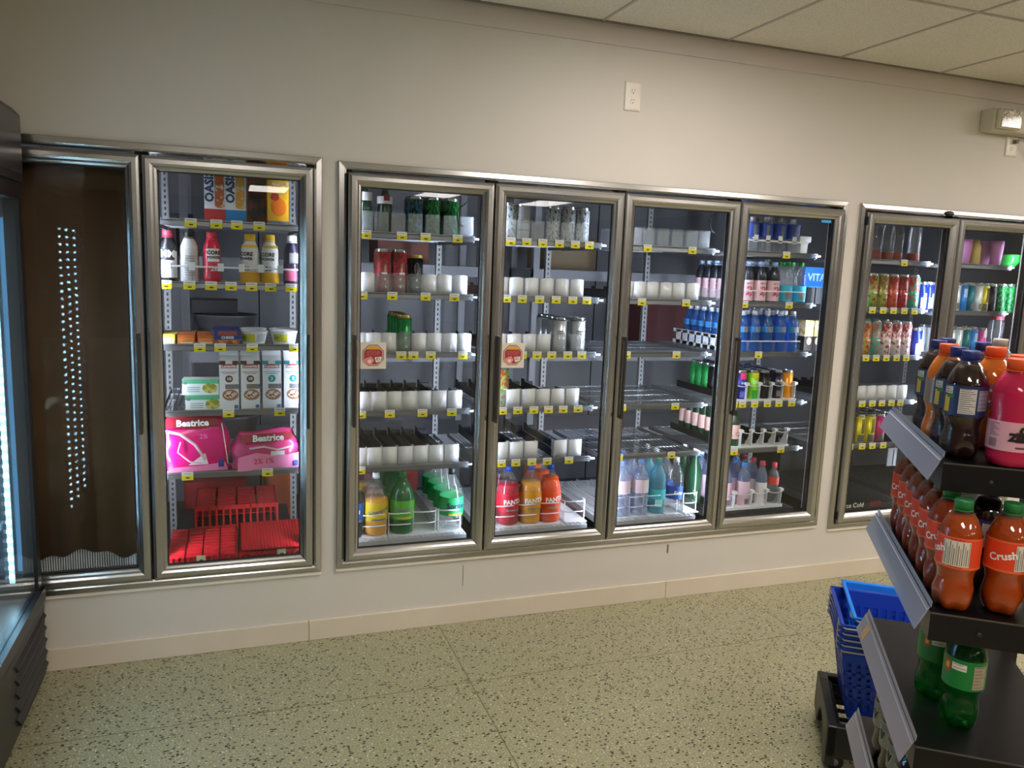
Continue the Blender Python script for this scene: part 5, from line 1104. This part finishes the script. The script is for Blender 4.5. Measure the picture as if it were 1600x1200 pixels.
fput('fg_orange', C, z, .215, .125, 'orange sports drink bottle behind the pink bottles, top shelf', FR, Gt)
fput('fg_pink', C, z, .035, .120, 'nearest pink zero sugar sports drink with orange cap', FR-.1, Gt)
fput('fg_pink', C, z, .128, .150, 'second pink sports drink, behind the nearest one', FR, Gt)
fput('fg_pink', C, z, .055, .215, 'pink sports drink at the right edge of the top shelf', FR, Gt)
fput('fg_pink', C, z, .235, .215, 'pink sports drink farthest back on the top shelf', FR, Gt)
fput('fg_clear', C, z, .50, .212, 'clear bottle with pale cap at the back, left of two', FR, Gt)
fput('fg_clear', C, z, .455, .272, 'clear bottle with pale cap at the back, right of two', FR, Gt)
C, z, _ = G2
for k, a in enumerate((.046, .135, .210, .285, .360, .440, .520)):
    fput('fg_crush' if k == 0 else 'fg_crush_plain', C, z, a, .045, ('nearest orange soda bottle, green cap, second shelf' if k == 0 else '%s orange soda bottle back along the left edge, second shelf' % WORDS[k]), FR-.1-.12*(k > 0)+.8*(k > 0), Gs)
fput('fg_crush', C, z, .060, .132, 'orange soda bottle right of the nearest one, with green cap', FR+.9, Gs)
fput('fg_crush', C, z, .060, .215, 'orange soda bottle cut by the right edge, second shelf', FR, Gs)
fput('fg_tea', C, z, .190, .130, 'dark bottle standing behind the orange sodas, second shelf', FR, Gs)
C, z, _ = G3
fput('fg_green', C, z, .120, .100, 'nearer green soda bottle standing on the third shelf', FR-.1, Gh)
fput('fg_green', C, z, .225, .075, 'farther green soda bottle standing on the third shelf', FR+.2, Gh)
C, z, _ = G4
for k, a in enumerate((.07, .155, .24, .33, .42)):
    fput('fg_dark', C, z, a, .042, '%s dark soda bottle with silver label on the lowest shelf' % ('nearest' if k == 0 else WORDS[k]), FR+.9, Gl)

# ================================================================ BASKETS
M_bk = P('basket_blue', '1c3fa8', .4); M_bk2 = P('basket_bright', '1a7ade', .4); M_hw = P('handle_wire', 'a8a8ac', .3, .7)
def basket(x, y, z, rz, mat, lab, tiltx=0., top=False):
    t = empty('shopping_basket', (x, y, z), rz); t.rotation_euler = (tiltx, 0, rz); tag(t, lab, 'basket', 'stacked blue shopping baskets')
    Lx, Ly, H = .42, .30, .25; k = .80; m = MB(); th = .003
    def wall(p0, p1, q0, q1, nv, solid):      # p bottom, q top
        P0, P1, Q0, Q1 = Vector(p0), Vector(p1), Vector(q0), Vector(q1)
        def at(u, v): return (P0*(1-u)+P1*u)*(1-v)+(Q0*(1-u)+Q1*u)*v
        def slab(u0, u1, v0, v1):
            a, b, c, d = at(u0, v0), at(u1, v0), at(u1, v1), at(u0, v1); n = (b-a).cross(d-a).normalized()*th
            vs = [a, b, c, d, a+n, b+n, c+n, d+n]; m.add(vs, [(3, 2, 1, 0), (4, 5, 6, 7), (0, 1, 5, 4), (1, 2, 6, 5), (2, 3, 7, 6), (3, 0, 4, 7)], mat)
        slab(0, 1, .80, 1); slab(0, 1, 0, .10)
        for i in range(nv+1): u = i/nv; slab(max(0, u-.018), min(1, u+.018), .1, .8)
        for v in (.28, .46, .64): slab(0, 1, v-.025, v+.025)
    bx, by = Lx/2*k, Ly/2*k; tx, ty = Lx/2, Ly/2
    wall((-bx, -by, 0), (bx, -by, 0), (-tx, -ty, H), (tx, -ty, H), 14, 0); wall((bx, by, 0), (-bx, by, 0), (tx, ty, H), (-tx, ty, H), 14, 0)
    wall((bx, -by, 0), (bx, by, 0), (tx, -ty, H), (tx, ty, H), 10, 0); wall((-bx, by, 0), (-bx, -by, 0), (-tx, ty, H), (-tx, -ty, H), 10, 0)
    m.bb(-bx, bx, -by, by, 0, .004, mat); m.build('basket_body', t)
    m = MB(); fr = .010
    m.tube([(-tx-fr, -ty-fr, H), (tx+fr, -ty-fr, H), (tx+fr, ty+fr, H), (-tx-fr, ty+fr, H)], .005, mat, 8, True); m.bb(-tx-fr, tx+fr, -ty-fr, -ty, H-.012, H, mat); m.bb(-tx-fr, tx+fr, ty, ty+fr, H-.012, H, mat); m.bb(-tx-fr, -tx, -ty, ty, H-.012, H, mat); m.bb(tx, tx+fr, -ty, ty, H-.012, H, mat); m.build('rim', t)
    for s in (-1, 1):
        m = MB(); yy = s*(ty+fr+.004)
        m.tube([(-tx-.012, s*(ty-.05), H-.002), (-tx-.016, s*(ty-.01), H-.004), (-tx, yy+s*.004, H-.007), (tx, yy+s*.004, H-.007), (tx+.016, s*(ty-.01), H-.004), (tx+.012, s*(ty-.05), H-.002)], .0032, M_hw, 8); m.build('handle', t)
    return t
# local x = along V, local y = along U; near-left rim corner about (1.41, -1.31)
bc = (1.405+VX*.22+UX*.16, -1.315+VY*.22+UY*.16)
for k in range(5): basket(bc[0], bc[1], .162+k*.019, ANG, M_bk, 'dark blue shopping basket, %s from the bottom of the stack' % WORDS[k])
basket(bc[0]+VX*.035+UX*.01, bc[1]+VY*.035+UY*.01, .162+5*.019+.006, ANG, M_bk2, 'brighter blue shopping basket on top of the stack', 0)
# wheeled stand of the baskets
t = empty('basket_stand', (bc[0], bc[1], 0), ANG); tag(t, 'black plastic basket stand on the floor under the blue baskets', 'stand')
m = MB()
for xx in (-.235, .205):
    arch = [(.085*math.cos(q*math.pi/10)-.02, .03+.085*math.sin(q*math.pi/10)) for q in range(11)]
    m.extr([(.17, .03)]+arch+[(-.20, .03), (-.20, .165), (-.13, .175), (.10, .175), (.17, .165)], 'x', xx, xx+.03, M_black)
m.bb(-.235, .235, -.20, -.17, .06, .165, M_black); m.bb(-.235, .235, .14, .17, .06, .165, M_black)
for k in range(9): m.bb(-.20+k*.048, -.19+k*.048, -.17, .14, .125, .150, M_black)
for k in range(6): m.bb(-.205, .205, -.155+k*.055, -.147+k*.055, .130, .145, M_black)
m.build('frame', t, bevel=.006)
for a, b in ((-.20, -.16), (-.20, .16), (.21, -.16), (.21, .16)):
    m = MB(); m.lathe([(.012, -.010), (.026, -.010), (.028, -.006), (.028, .006), (.026, .010), (.012, .010)], P('wheel_rubber', '222224', .6), 20); m.lathe([(.012, -.011), (.012, .011)], P('wheel_hub', '8f8c84', .4, .4), 16)
    m.v = [(x+a, q+b, y+.0285) for x, y, q in m.v]; m.build('wheel', t)
